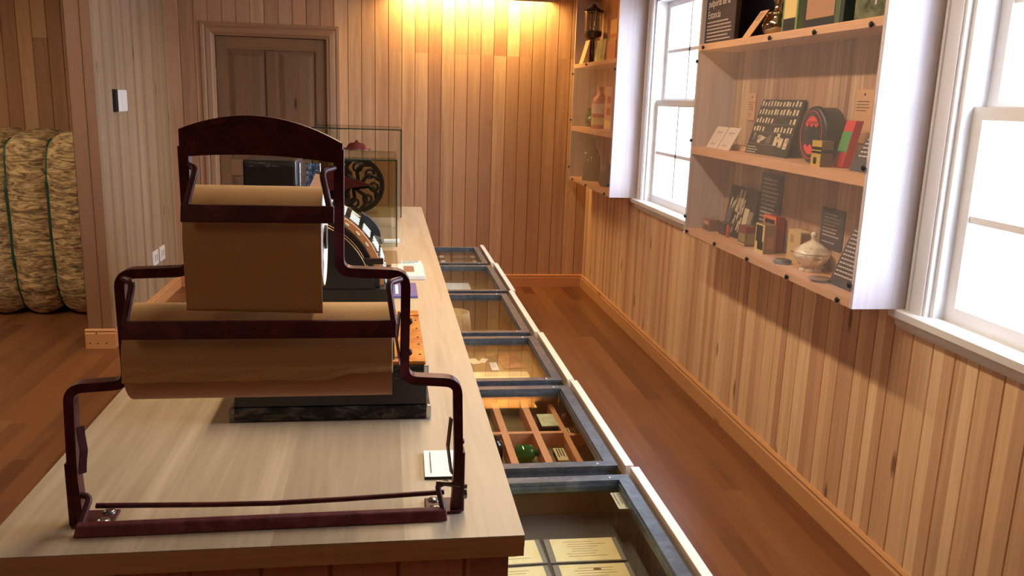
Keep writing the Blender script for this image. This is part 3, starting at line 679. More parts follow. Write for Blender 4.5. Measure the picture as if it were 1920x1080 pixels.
# cutter bars with their arms (hung in front of the rolls)
def cutter(hw, zb, zt, yb, yt, xw=.0, lift=0, name='cutter_bar'):
    m = MB()
    c = [(-.013, -.0035), (.013, -.0015), (.013, .0035), (-.013, .0015)]
    m.hexa([(CX - hw, yb - .004, zb), (CX + hw, yb - .004, zb), (CX + hw, yb + .004, zb), (CX - hw, yb + .004, zb),
            (CX - hw, yb + .004, zt), (CX + hw, yb + .004, zt), (CX + hw, yb + .013, zt), (CX - hw, yb + .013, zt)])
    return m
m = cutter(.203, 1.281, 1.307, 1.290, 0); cb = m.build('cutter_bar', M_iron, dsp, bevel=.0015)
for s_ in (-1, 1):
    m = MB(); xo = CX + s_ * .200; m.tube(rounded([(xo, 1.298, 1.300), (CX + s_ * .190, 1.318, 1.362), (CX + s_ * .210, 1.345, 1.362)], .012), .0052, 8); m.build('cutter_arm', M_iron, cb)
m = cutter(.110, 1.459, 1.484, 1.290, 0)
cb = m.build('cutter_bar', M_iron, dsp, bevel=.0015)
for s_ in (-1, 1):
    m = MB(); m.tube(rounded([(CX + s_ * .104, 1.298, 1.478), (CX + s_ * .091, 1.318, 1.534), (CX + s_ * .108, 1.348, 1.537)], .012), .005, 8); m.build('cutter_arm', M_iron, cb)
# fallen lower bar + thin rod + feet
m = MB(); y0 = 1.318
m.hexa([(CX - .302, y0 - .012, .951), (CX + .290, y0 - .005, .951), (CX + .290, y0 + .012, .951), (CX - .302, y0 + .005, .951),
        (CX - .298, y0 - .006, .968), (CX + .288, y0 + .001, .968), (CX + .288, y0 + .010, .972), (CX - .298, y0 + .003, .972)])
cb = m.build('cutter_bar', M_ironb, dsp, bevel=.002)
for s_, ex in ((-1, .296), (1, .284)):
    m = MB(); m.tube(rounded([(CX + s_ * ex, y0 + .004, .962), (CX + s_ * (ex - .010), 1.350, 1.000), (CX + s_ * (ex + .008), 1.356, 1.002)], .008), .0052, 8); m.build('cutter_arm', M_iron, cb)
m = MB(); m.tube([(CX - .285, 1.370, .9745), (CX - .1, 1.368, .970), (CX, 1.367, .969), (CX + .12, 1.367, .972), (CX + .287, 1.368, .978)], .0045, 10); m.build('base_rod', M_iron, dsp)
for s_ in (-1, 1):
    xo = CX + s_ * .306; m = MB()
    xa, xb = sorted((xo + s_ * .010, xo - s_ * .052)); m.box(xa, xb, FY - .020, FY + .034, .9505, .9555, 0, .002)
    xa, xb = sorted((xo + s_ * .0075, xo + s_ * .0145)); m.box(xa, xb, FY - .014, FY + .014, .951, 1.06, 0, .002)
    ft = m.build('foot_plate', M_iron if s_ > 0 else M_iron, dsp)
    for yy in (FY - .008, FY + .024):
        m = MB(); m.lathe([(.011, 0), (.010, .0022), (.005, .004), (.001, .0045)], (xo - s_ * .036, yy, .9555), 'z', 18)
        m.box(xo - s_ * .036 - .006, xo - s_ * .036 + .006, yy - .0006, yy + .0006, .9596, .9602); m.build('foot_screw', M_screw if yy < FY else M_steel, ft)
# spring clips
for (xo, z0, z1, sd) in ((CX - .302, 1.060, 1.105, 1), (CX + .304, 1.040, 1.105, -1), (CX + .217, 1.235, 1.290, -1)):
    m = MB(); m.strip([(xo + sd * .006, FY - .006, z0 - .02), (xo + sd * .009, FY - .010, z0), (xo + sd * .0135, FY - .014, (z0 + z1) / 2), (xo + sd * .010, FY - .010, z1), (xo + sd * .008, FY - .006, z1 + .015)],
                      [(-.0012, -.006), (.0012, -.006), (.0012, .006), (-.0012, .006)], upv=((.75, .66, 0) if sd > 0 else (-.25, .97, 0)), smooth=False)
    m.build('spring_clip', M_iron, dsp)
for (x, z, sd) in ((CX + .316, 1.045, 1), (CX + .316, 1.015, 1), (CX + .316, 1.075, 1), (CX + .226, 1.235, 1), (CX + .226, 1.288, 1)):
    m = MB(); m.lathe([(.006, 0), (.006, .003), (.003, .006)], (x - .002, FY, z), 'x', 12); m.build('rivet', M_iron, dsp)
m = MB(); m.tube([(CX + .272, 1.352, 1.004), (CX + .325, 1.352, .995)], .0045, 8); m.lathe([(.009, 0), (.009, .007)], (CX + .318, 1.352, .982), 'x', 6); m.build('pivot_bolt', M_steel, dsp)

def paper_roll(x0, x1, zc, r, label, sheet_z, back, torn=False):
    yc = 1.386
    t = thing('paper_roll', label, 'paper roll', ((x0 + x1) / 2, yc, zc - r), None)
    m = MB(); seg = 56; V = []
    prof = [(x0, 1.0), (x1, 1.0)]
    for x, _ in prof:
        for k in range(seg): a = 2 * PI * k / seg; V.append((x, yc + r * math.cos(a), zc + r * math.sin(a)))
    m.add(V, [(k, (k + 1) % seg, seg + (k + 1) % seg, seg + k) for k in range(seg)], True, 0)
    m.build('roll_body', M_kraft2 if torn else M_kraft, t)
    for x, sg in ((x0, -1), (x1, 1)):
        m = MB(); rings = [.020, .032, .046, .060, r - .001]; V = []
        for i, q in enumerate(rings):
            for k in range(seg): a = 2 * PI * k / seg; V.append((x - sg * .0012 * (i % 2), yc + q * math.cos(a), zc + q * math.sin(a)))
        m.add(V, [(i * seg + k, i * seg + (k + 1) % seg, (i + 1) * seg + (k + 1) % seg, (i + 1) * seg + k) for i in range(len(rings) - 1) for k in range(seg)], False, 0)
        m.build('roll_end', M_paperend, t)
    m = MB(); m.tube([(x0 - .004, yc, zc), (x1 + .004, yc, zc)], .0195, 20); m.build('roll_core', plain('dark wooden core', srgb(70, 44, 30), .6), t)
    # loose sheet: wraps front of roll and hangs
    m = MB(); NX = 150; rows = []
    ro = r + .0012
    path = [(yc + ro * math.cos(a), zc + ro * math.sin(a)) for a in [math.radians(d) for d in range(70, 185, 6)]]
    yb, zb_ = path[-1]; nst = 14
    for i in range(1, nst + 1):
        s = i / nst; z = zb_ + (sheet_z - zb_) * s; path.append((yb - .001 + (.004 * s if not torn else -.005 * s) , z))
    xi0, xi1 = x0 + .001, x1 + .001
    V = []
    for j in range(NX + 1):
        x = xi0 + (xi1 - xi0) * j / NX
        for i, (y, z) in enumerate(path):
            dz = 0
            if torn or i == len(path) - 1:
                if torn: dz = .0034 * noise.noise(Vector((j * .16, 3.1, 0))) + .0022 * noise.noise(Vector((j * .9, 1.1, 0))) + (.011 if j > NX * .83 else (.005 * (j - NX * .76) / (NX * .07) * 2.2 if j > NX * .76 else 0))
                else: dz = .006 * (0.5 - j / NX) + .0008 * noise.noise(Vector((j * .5, 7.7, 0)))
            if torn: dz *= max(0.0, (i - (len(path) - 15)) / 14.0)
            wv = .0012 * math.sin(j * .06 + i * .21)
            V.append((x, y - abs(wv), z + dz))
    n = len(path); F = [(j * n + i, (j + 1) * n + i, (j + 1) * n + i + 1, j * n + i + 1) for j in range(NX) for i in range(n - 1)]
    m.add(V, F, True, 0)
    o = m.build('loose_sheet', M_kraft, t); sd = o.modifiers.new('solid', 'SOLIDIFY'); sd.thickness = .0004; sd.offset = 0
    return t
paper_roll(-.300, -.098, 1.423, .079, 'shorter upper kraft paper roll with a sheet hanging in front', 1.318, False)
r2 = paper_roll(-.399, .010, 1.234, .077, 'wider lower kraft paper roll with a torn sheet edge', 1.208, False, True)

# ================================================================= CARD, CHEST, REGISTER ON THE COUNTER
m = MB(); m.box(.073, .147, 1.477, 1.598, .9508, .9555, 1); m.box(.073, .147, 1.477, 1.598, .9555, .9562, 0)
dashes(m, (.086, 1.492, .9562), (0, 1, 0), (-1, 0, 0), .095, 1, .01, .0018, 2, 0); m.xform(Matrix.Translation((.11, 1.53, 0)) @ Matrix.Rotation(-.02, 4, 'Z') @ Matrix.Translation((-.11, -1.53, 0)))
single('caption_card', m, [M_cardw, M_matblack, M_ink], 'pale blue-white caption card with one line of small print on the counter', 'card')

ch = thing('cash_box', 'low black scuffed box with copper lid and metal corners on the counter', 'box', (-.117, 2.02, .95))
m = MB(); x0, x1, y0, y1 = -.332, .098, 1.785, 2.255
m.box(x0, x1, y0, y1, .951, .981, 0, .007); m.build('box_skirt', M_scuff, ch)
m = MB(); m.hexa([(x0 + .008, y0 + .008, .981), (x1 - .008, y0 + .008, .981), (x1 - .008, y1 - .008, .981), (x0 + .008, y1 - .008, .981),
                 (x0 + .014, y0 + .012, 1.070), (x1 - .010, y0 + .012, 1.070), (x1 - .010, y1 - .012, 1.070), (x0 + .014, y1 - .012, 1.070)])
bd = m.build('box_body', M_black, ch, bevel=.003)
m = MB(); m.box(x1 - .09, x1 - .0085, y0 + .0085, y0 + .013, 1.040, 1.0705, 0); m.build('worn_patch', M_scuff, bd)
m = MB(); m.box(x0 + .016, x1 - .012, y0 + .016, y1 - .014, 1.070, 1.080, 0, .002); m.box(x0 + .016, x1 - .012, y1 - .06, y1 - .014, 1.080, 1.084, 0, .0015); lid = m.build('box_lid', M_brasslid, ch)
for yy in (1.85, 1.93, 1.99, 2.07, 2.15):
    m = MB(); m.lathe([(.003, 0), (.002, .0015)], (x1 - .022, yy, 1.080), 'z', 10); m.build('stud', M_matblack, lid)
m = MB(); m.box(.012, .052, 1.825, 1.838, 1.080, 1.082); m.lathe([(.002, 0), (.002, .0005)], (.034, 1.831, 1.082), 'z', 8, 1); m.lathe([(.002, 0), (.002, .0005)], (.042, 1.831, 1.082), 'z', 8, 1); m.build('name_plate', [M_steel, M_ink], lid)
for (xx, zz0, zz1, mm) in ((x1 - .010, .952, .982, M_screw), (x0 - .001, .952, .982, M_steel), (x1 - .016, 1.045, 1.073, M_screw)):
    m = MB(); m.box(xx, xx + .011, y0 + (-.001 if zz0 < 1 else .007), y0 + .012, zz0, zz1, 0, .002); m.build('metal_corner', mm, ch)

# cash register: keys on a quarter drum facing +X
rg = thing('cash_register', 'old black cash register with rows of white keys on a curved keyboard', 'cash register', (-.22, 3.0, .95))
AC = (-.29, 1.0)
def arc(r, a0, a1, n=16): return [(AC[0] + r * math.cos(math.radians(a0 + (a1 - a0) * i / n)), AC[1] + r * math.sin(math.radians(a0 + (a1 - a0) * i / n))) for i in range(n + 1)]
m = MB(); m.box(-.47, .020, 2.815, 3.24, .951, 1.012, 0, .003)
m.box(-.47, -.020, 2.84, 3.20, 1.012, 1.045, 0, .002); m.build('base_box', M_black, rg)
m = MB(); m.prism([(-.46, 1.0), (-.03, 1.0), (-.045, 1.05)] + arc(.238, 14, 95) + [(-.46, 1.26)], 2.822, 2.842, 'y')
sp_ = m.build('side_plate', M_black, rg, bevel=.0015)
m = MB(); m.lathe([(.012, 0), (.012, -.002), (.007, -.003), (.007, -.001)], (-.120, 2.822, .984), 'y', 20); m.build('side_screw', M_steel, sp_)
m = MB()
for k, r in enumerate((.240, .243)):
    pts = [(x, 2.823 + .03 * k, z) for x, z in arc(r, 16, 80)]; m.tube(pts, .0014, 6)
m.build('gold_edge', plain('dull gold line', srgb(190, 150, 90), .35, .7), sp_)
m = MB(); m.prism([(-.46, 1.0), (-.06, 1.0)] + arc(.232, 6, 96) + [(-.46, 1.24)], 2.842, 3.18, 'y'); m.build('drum_body', M_matblack, rg)
for yy in (2.856, 2.874):
    m = MB(); a = arc(.262, 2, 88); b2 = arc(.240, 2, 88); m.prism(a + b2[::-1], yy, yy + .005, 'y'); m.build('rib', M_black, rg)
m = MB(); a = arc(.284, -2, 90); b2 = arc(.262, -2, 90); m.prism(a + b2[::-1], 2.888, 2.914, 'y'); wb = m.build('wooden_band', wood('band wood', [srgb(150, 94, 52), srgb(176, 116, 66)], 'z', 'x', .4, 0, contrast=.5, knots=0), rg)
for dg in (34, 44, 54, 64, 74):
    a = math.radians(dg); m = MB(); m.lathe([(.0095, 0), (.008, -.002)], (0, 0, 0), 'y', 14, sy=.45)
    m.xform(Matrix.Translation((AC[0] + .272 * math.cos(a), 2.888, AC[1] + .272 * math.sin(a))) @ Matrix.Rotation(-(a + PI / 2), 4, 'Y')); m.build('oval_inlay', plain('ivory inlay', srgb(226, 206, 160), .4), wb)
M_key = plain('white enamel key', srgb(206, 226, 220), .3, 0, .6)
ks = MB(); a = arc(.262, -2, 92); b2 = arc(.236, -2, 92); ks.prism(a + b2[::-1], 2.914, 3.18, 'y'); ks.build('key_bed', M_matblack, rg)
kr = MB(); a = arc(.290, -4, 92); b2 = arc(.262, -4, 92); kr.prism(a + b2[::-1], 3.135, 3.15, 'y'); kr.build('key_rail', plain('brown key rail', srgb(84, 62, 46), .4), rg)
for gi in range(8):
    dg = 6 + gi * 11.2
    for j in range(4):
        a = math.radians(dg); m = MB(); yj = 2.925 + j * .053
        m.box(-.019, .019, -.013, .013, 0, .006, 0, .002); m.tube([(0, 0, -.03), (0, 0, 0)], .004, 6)
        m.xform(Matrix.Translation((AC[0] + .286 * math.cos(a), yj + .012, AC[1] + .286 * math.sin(a))) @ Matrix.Rotation(PI / 2 - a, 4, 'Y')); m.build('key', M_key, rg)
# black wing behind the keys
m = MB(); a = arc(.330, 40, 66, 8); b2 = arc(.286, 40, 66, 8)
a = [(-.084, 1.236), (-.076, 1.228), (-.062, 1.222), (-.036, 1.196), (-.022, 1.172), (-.018, 1.150), (-.026, 1.146), (-.050, 1.150), (-.072, 1.180), (-.094, 1.200), (-.086, 1.214), (-.090, 1.234)]
m.prism(a, 3.06, 3.10, 'y'); m.build('side_wing', M_matblack, rg, bevel=.002)
m = MB(); m.prism([(-.045, 1.160), (-.020, 1.150), (-.012, 1.128), (-.034, 1.120)], 3.05, 3.075, 'y'); m.build('wing_clip', M_steel, rg)
m = MB(); m.box(-.125, -.008, 2.828, 2.846, 1.094, 1.114, 0, .003); m.build('side_lever', plain('dark bronze', srgb(54, 44, 36), .35, .6), rg)
m = MB(); m.box(-.465, -.295, 2.90, 3.16, 1.235, 1.428, 0, .008); tp = m.build('top_housing', M_black, rg)
m = MB(); m.box(-.458, -.302, 2.8990, 2.903, 1.405, 1.4205, 0, .001); m.build('worn_edge', M_scuff, tp)
m = MB(); m.box(-.295, -.215, 2.96, 3.16, 1.235, 1.330, 0, .003); m.build('flag_well', M_matblack, rg)
m = MB(); 
for i in range(4): m.box(-.274 + i * .011, -.266 + i * .011, 3.03, 3.032, 1.330, 1.412)
m.build('indicator_flags', mottled('blue indicator flags', [srgb(16, 26, 40), srgb(30, 62, 96), srgb(150, 170, 180)], 120, .3, bump=0), rg)
m = MB()
for x in (-.289, -.222): m.tube([(x, 2.97, 1.33), (x, 2.97, 1.415)], .0025, 8)
m.build('window_post', M_screw, rg)
m = MB(); m.hexa([(-.262, 2.955, 1.325), (-.205, 2.955, 1.316), (-.205, 2.958, 1.316), (-.262, 2.958, 1.325), (-.235, 2.945, 1.383), (-.200, 2.945, 1.372), (-.200, 2.948, 1.372), (-.235, 2.948, 1.383)])
m.build('tan_flap', M_tag, rg)

# vitrines
def vitrine(name, x0, x1, y0, y1, z1, label):
    t = thing(name, label, 'glass case', ((x0 + x1) / 2, (y0 + y1) / 2, .951)); th = .006
    z0 = .951
    for nm, b in (('front_pane', (x0, x1, y0, y0 + th, z0, z1 - th)), ('back_pane', (x0, x1, y1 - th, y1, z0, z1 - th)), ('side_pane', (x0, x0 + th, y0 + th, y1 - th, z0, z1 - th)),
                  ('side_pane', (x1 - th, x1, y0 + th, y1 - th, z0, z1 - th)), ('top_pane', (x0, x1, y0, y1, z1 - th, z1))):
        m = MB(); m.box(*b); m.build(nm, M_vit, t)
    m = MB(); e = .0055; q = .0006
    for y in (y0 - q, y1 + q - e):
        m.box(x0 - q, x1 + q, y, y + e, z1 - e, z1 + q)
        for x in (x0 - q, x1 + q - e): m.box(x, x + e, y, y + e, z0, z1 - e)
    for x in (x0 - q, x1 + q - e): m.box(x, x + e, y0 - q + e, y1 + q - e, z1 - e, z1 + q)
    m.build('glass_edges', M_vedge, t); return t
vitrine('glass_vitrine', -.585, .052, 3.995, 4.60, 1.357, 'lower front glass case standing on the counter')
vitrine('glass_vitrine', -.418, .090, 4.985, 5.44, 1.457, 'taller rear glass case with the coffee grinder on the counter end')

# coffee grinder in the rear vitrine
g = thing('coffee_grinder', 'red coffee grinder with big spoked wheel and domed lid in the rear glass case', 'coffee grinder', (-.20, 5.22, .951))
M_gr = plain('maroon enamel', srgb(96, 34, 36), .3, 0, .6); M_wheel = plain('dark wheel iron', srgb(38, 30, 28), .4, .3)
wc = (-.175, 1.125); R_ = .152
m = MB(); m.strip([(wc[0] + R_ * math.cos(a), 5.10, wc[1] + R_ * math.sin(a)) for a in [2 * PI * i / 64 for i in range(64)]], [(-.014, -.012), (.014, -.012), (.014, .012), (-.014, .012)], True, upv=(0, 1, 0), smooth=False)
for i in range(8):
    a = 2 * PI * i / 8 + .2; pts = []
    for s in range(9):
        q = s / 8; rr = .02 + (R_ - .03) * q; aa = a + .5 * math.sin(PI * q); pts.append((wc[0] + rr * math.cos(aa), 5.10, wc[1] + rr * math.sin(aa)))
    m.tube(pts, .011, 8)
for i in range(8):
    a = 2 * PI * (i + .5) / 8 + .3; c = (wc[0] + .105 * math.cos(a), wc[1] + .105 * math.sin(a))
    m.tube([(c[0] + .024 * math.cos(b), 5.10, c[1] + .024 * math.sin(b)) for b in [2 * PI * k / 14 for k in range(15)]], .008, 6, caps=False)
m.lathe([(.03, -.015), (.035, 0), (.02, .02)], (wc[0], 5.095, wc[1]), 'y', 20); m.build('flywheel', M_wheel, g)
m = MB(); m.lathe([(.10, 0), (.095, .02), (.05, .05), (.045, .12), (.07, .18), (.06, .24), (.04, .26)], (-.26, 5.24, .952), 'z', 28); m.build('grinder_body', M_gr, g)
m = MB(); m.hexa([(-.36, 5.03, 1.09), (-.09, 5.06, 1.128), (-.09, 5.075, 1.128), (-.36, 5.07, 1.09), (-.36, 5.03, 1.215), (-.09, 5.06, 1.134), (-.09, 5.075, 1.134), (-.36, 5.07, 1.215)]); m.build('chute', M_gr, g)
m = MB(); m.lathe([(.004, 0), (.084, .0), (.082, .007), (.060, .011), (.054, .026), (.040, .038), (.012, .042), (.010, .052), (.001, .056)], (-.172, 5.22, 1.325), 'z', 32); m.build('domed_lid', M_gr, g)
m = MB(); m.tube([(-.26, 5.24, 1.20), (-.262, 5.235, 1.325), (-.20, 5.23, 1.325)], .008, 8); m.build('lid_bracket', M_wheel, g)
m = MB(); m.box(-.01, .065, 4.10, 4.15, .9515, .962, 0); single('white_label_block', m, M_cardw, 'small white label block inside the front glass case', 'label')
m = MB(); m.box(-.115, -.04, 4.46, 4.53, .9515, .972, 0, .004); single('dark_small_box', m, M_matblack, 'small dark box on the floor of the front glass case', 'box')
m = MB()
for k, x in enumerate((-.17, -.145, -.12)): m.lathe([(.011, 0), (.011, .05), (.004, .058), (.004, .085)], (x, 4.36, .9515), 'z', 14)
# three small glass bottles, each its own
for k, x in enumerate((-.19, -.155, -.12)):
    m = MB(); m.lathe([(.014, 0), (.014, .075), (.005, .088), (.005, .12)], (x, 4.34 + .02 * k, .9515), 'z', 16)
    single('glass_vial', m, pane('clear vial glass', (.75, .85, .86)), ['left', 'middle', 'right'][k] + ' one of the three clear glass vials in the front glass case', 'vial', 'glass vials in the front case')
# acrylic stand and booklets
t = thing('acrylic_stand', 'small clear acrylic block with amber card beside the cash register', 'stand', (0.0, 3.42, .951))
m = MB(); m.box(-.045, .046, 3.27, 3.56, .951, 1.010, 0, .002); m.build('acrylic_block', pane('clear amber acrylic', (.96, .90, .80), ior=1.4), t)
m = MB(); m.box(-.02, .035, 3.34, 3.50, .953, .958); m.build('amber_card', plain('amber card', srgb(176, 112, 44), .4), t)
m = MB(); m.box(.064, .150, 3.505, 3.625, .9510, .9540, 0); dashes(m, (.070, 3.61, .954), (1, 0, 0), (0, 1, 0), .07, 5, .02, .006, 1); single('blue_leaflet', m, [plain('pale blue leaflet', srgb(206, 226, 232), .5), M_ink], 'pale blue leaflet behind the white booklet on the counter', 'leaflet')
m = MB(); m.box(.022, .152, 3.255, 3.500, .951, .966, 0, .001); m.box(.070, .112, 3.33, 3.45, .966, .9665, 1); single('white_booklet', m, [plain('off white booklet', srgb(224, 218, 214), .5), plain('brown cover square', srgb(150, 106, 74), .6)], 'thick white booklet with a brown square on its cover', 'booklet')
m = MB(); m.box(.025, .112, 2.945, 3.165, .951, .958, 0, .001); m.box(.034, .044, 2.98, 3.13, .958, .9584, 1); single('purple_booklet', m, [plain('violet booklet cover', srgb(96, 92, 150), .4), M_cardw], 'violet-blue booklet lying on the counter', 'booklet')

# ================================================================= WALL CABINETS
CXF, CTH = 1.552, .020
ZB, ZM, ZT, ZTOP = 1.020, 1.443, 1.944, 2.50
def cabinet(y0, y1, label, screws):
    t = thing('wall_cabinet', label, 'cabinet', ((CXF + WX) / 2, (y0 + y1) / 2, .995))
    for nm, b in (('side_panel', (CXF, WX - .001, y0, y0 + CTH, .995, ZTOP)), ('side_panel', (CXF, WX - .001, y1 - CTH, y1, .995, ZTOP))):
        m = MB(); m.box(*b); m.build(nm, M_cabs, t)
    m = MB(); m.box(WX - .012, WX - .001, y0 + CTH, y1 - CTH, .995, ZTOP); m.build('back_panel', M_cabb, t)
    for z1, th in ((ZB, .025), (ZM, .038), (ZT, .030), (ZTOP, .025)):
        m = MB(); m.box(CXF + .0005, WX - .012, y0 + CTH, y1 - CTH, z1 - th, z1); m.build('shelf', M_shelf, t)
    m = MB(); m.box(CXF - .0065, CXF - .0015, y0 + .004, y1 - .002, .997, ZT - .006); fp = m.build('acrylic_front', M_acr, t)
    for (y, z) in screws:
        m = MB(); m.lathe([(.0095, 0), (.0095, -.004), (.006, -.007)], (CXF - .0065, y, z), 'x', 16); m.lathe([(.004, 0), (.004, .008)], (CXF - .0065, y, z), 'x', 8); m.build('screw', M_matblack, fp)
    return t
cabinet(2.584, 4.252, 'larger wall cabinet with books, tins and signs between the two windows',
        [(4.165, 1.927), (3.413, 1.925), (3.039, 1.922), (2.66, 1.921), (4.196, 1.009), (3.811, 1.008), (3.434, 1.006), (3.055, 1.007), (2.671, 1.007), (4.236, 1.863), (4.236, 1.472), (4.236, 1.082), (2.604, 1.466), (2.604, 1.074)])
cabinet(5.806, 7.185, 'farther wall cabinet with bottles beside the far wall corner',
        [(6.70, 1.93), (7.17, 1.869), (7.17, 1.494), (7.17, 1.10), (6.52, 1.009), (5.93, 1.008), (7.0, 1.009), (5.822, 1.869), (5.822, 1.08)])

NX = (-1, 0, 0)
def leaning(name, y0, y1, z0, z1, xb, xt, mat, label, cat, extra=None, th=.003, group=None, mats=None, skew=0.0):
    """flat board facing the room (-X), bottom at x=xb, top at x=xt; runs from y1 (left in photo) to y0"""
    up = Vector((xt - xb, skew, z1 - z0)); L = up.length; u = up.normalized(); m = MB(); n = Vector((-u.z, 0, u.x))
    A = Vector((xb, y1, z0)); B = Vector((xb, y0, z0)); bk = Vector((th, 0, 0))
    m.hexa([A, B, B + bk, A + bk, A + up, B + up, B + up + bk, A + up + bk], 0)
    if extra: extra(m, A, Vector((0, -1, 0)), u, y1 - y0, L)
    return single(name, m, mats or [mat, M_ink], label, cat, group)
def lines(rows, pitch, h, top=.03, mar=.02, rag=.3):
    def f(m, A, ux, u, w_, L): dashes(m, A + u * (L - top) + ux * mar, ux, u, w_ - 2 * mar, rows, pitch, h, 1, rag, .001)
    return f
# --- large cabinet, top shelf
t = thing('slate_sign', 'dark slate sign titled pulperia de la Estancia on the top shelf', 'sign', (1.572, 4.04, ZT))
m = MB(); m.box(1.570, 1.575, 3.852, 4.222, ZT + .0005, 2.30); m.build('sign_board', M_sign, t)
x = 1.5698
for s, z, sz in (('La', 2.185, .062), ('pulpería de la', 2.116, .050), ('Estancia', 2.062, .050)):
    tm = text_mb(s, sz, (x, 4.195, z), (0, -1, 0), (0, 0, 1), .0004); tm.build('lettering', M_signt, t)
m = MB(); dashes(m, (x - .0002, 4.195, 2.040), (0, -1, 0), (0, 0, 1), .31, 6, .0165, .006, 0, .2); m.build('small_print', M_signt, t)
leaning('dark_backboard', 3.70, 4.20, ZT + .001, 2.35, 1.735, 1.745, plain('blue black board', srgb(24, 24, 36), .5), 'tall blue-black board at the back of the top shelf behind the slate sign', 'board')
leaning('paper_tag', 3.685, 3.765, ZT + .001, 2.05, 1.572, 1.590, M_tag, 'tan paper tag leaning against the silver kettle', 'tag', lines(4, .013, .003, .02, .012), skew=-.14)
kt = thing('silver_kettle', 'shiny silver round kettle with a narrow neck on the top shelf', 'kettle', (1.665, 3.62, ZT))
M_sil = plain('polished silver', srgb(190, 178, 150), .12, 1.0, var=.05)
m = MB(); m.lathe([(.030, .001), (.036, .004), (.054, .020), (.062, .045), (.058, .070), (.045, .088), (.050, .094), (.050, .100), (.030, .106), (.016, .112), (.014, .140), (.022, .150), (.022, .156), (.012, .165), (.014, .20), (.006, .22)], (1.665, 3.62, ZT), 'z', 36); m.build('kettle_body', M_sil, kt)
m = MB()
for i in range(10):
    a = 2 * PI * i / 10; m.lathe([(.001, -.006), (.006, 0), (.001, .006)], (1.665 + .052 * math.cos(a), 3.62 + .052 * math.sin(a), ZT + .098), 'z', 10)
m.build('bead_ring', M_sil, kt)
def labelbox(name, x0, x1, y0, y1, z0, z1, mat, label, cat, bands=(), group=None, ry=None, bev=.0015, rot=0.0):
    """bands: (face 'l' = room side / 'n' = near side, u0,u1,v0,v1 fractions, material)"""
    t = thing(name, label, cat, ((x0 + x1) / 2, (y0 + y1) / 2, z0), group)
    m = MB(); m.box(x0, x1, y0, y1, z0 + .0005, z1, 0, bev); m.build('tin_body' if 'tin' in name else 'box_body', mat, t)
    for k, (fc, u0, u1, v0, v1, mm) in enumerate(bands):
        m = MB(); za, zb_ = z0 + (z1 - z0) * v0, z0 + (z1 - z0) * v1
        if fc == 'l': ya, yb = y1 - (y1 - y0) * u0, y1 - (y1 - y0) * u1; m.box(x0 - .0006, x0 + .0004, yb, ya, za, zb_)
        else: xa, xb = x0 + (x1 - x0) * u0, x0 + (x1 - x0) * u1; m.box(xa, xb, y0 - .0006, y0 + .0004, za, zb_)
        m.build('printed_band', mm, t)
    if rot: t.rotation_euler.z = rot
    return t
P = lambda n, *c: plain(n, srgb(*c), .5, var=.08)
cream, navy, dgreen = P('cream print', 222, 196, 132), P('navy print', 24, 44, 58), P('bottle green tin', 74, 96, 72)
labelbox('green_book_tin', 1.600, 1.690, 3.300, 3.432, ZT, 2.20, P('sage green tin', 120, 142, 100), 'tall sage green tin with a cream label next to the kettle', 'tin',
         [('l', .10, .88, .02, .22, navy), ('l', .12, .90, .22, .58, cream), ('l', .1, .9, .62, .9, navy), ('n', .12, .7, .05, .5, P('pale sage print', 132, 150, 112))])
labelbox('large_green_tin', 1.600, 1.735, 2.945, 3.250, ZT, 2.26, P('dark teal tin', 36, 52, 52), 'wide dark green tin with a tan label on the top shelf', 'tin',
         [('l', .06, .80, .02, .10, navy), ('l', .08, .78, .12, .40, P('tan print', 170, 130, 104)), ('l', .08, .78, .44, .9, navy), ('l', .80, .92, .0, .98, dgreen)])
labelbox('grey_green_book', 1.610, 1.735, 2.640, 2.890, ZT, 2.20, mottled('mossy green cover', [srgb(44, 56, 40), srgb(96, 104, 80), srgb(120, 126, 100)], 14, .5, bump=.1), 'mottled grey-green box at the right end of the top shelf', 'box',
         [('l', .5, .54, .2, .32, M_signt)])
# --- middle shelf
for k, (ya, yb) in enumerate(((4.022, 4.165), (3.872, 4.014))):
    def ex(m, A, ux, u, w_, L):
        dashes(m, A + u * (L * .72) + ux * (w_ * .28), ux, u, w_ * .45, 1, .012, .006, 1, 0, .001)
        c = A + u * (L * .42) + ux * (w_ * .48)
        for q in range(12):
            a = 2 * PI * q / 12; b = 2 * PI * (q + .7) / 12; nn = ux.cross(u) * .001
            p0 = c + ux * math.cos(a) * w_ * .26 + u * math.sin(a) * w_ * .2 + nn; p1 = c + ux * math.cos(b) * w_ * .26 + u * math.sin(b) * w_ * .2 + nn
            m.quad(p0, p1, p1 + u * .003, p0 + u * .003, 1)
        dashes(m, A + u * (L * .16) + ux * (w_ * .2), ux, u, w_ * .5, 1, .012, .003, 1, 0, .001)
    leaning('playing_card', ya, yb, ZM + .001, 1.548, 1.600, 1.655, P('cream card face', 226, 206, 190), ('left' if k == 0 else 'right') + ' one of two cream printed cards leaning on the middle shelf', 'card', ex, group='cream cards on the middle shelf', mats=[P('cream card face', 226, 206, 190), P('soft grey ink', 150, 130, 122)])
m = MB(); m.box(1.662, 1.70, 3.80, 3.99, ZM + .0005, ZM + .022, 0, .002); single('wooden_card_rest', m, M_shelf, 'small wooden rest behind the two cream cards', 'card rest')
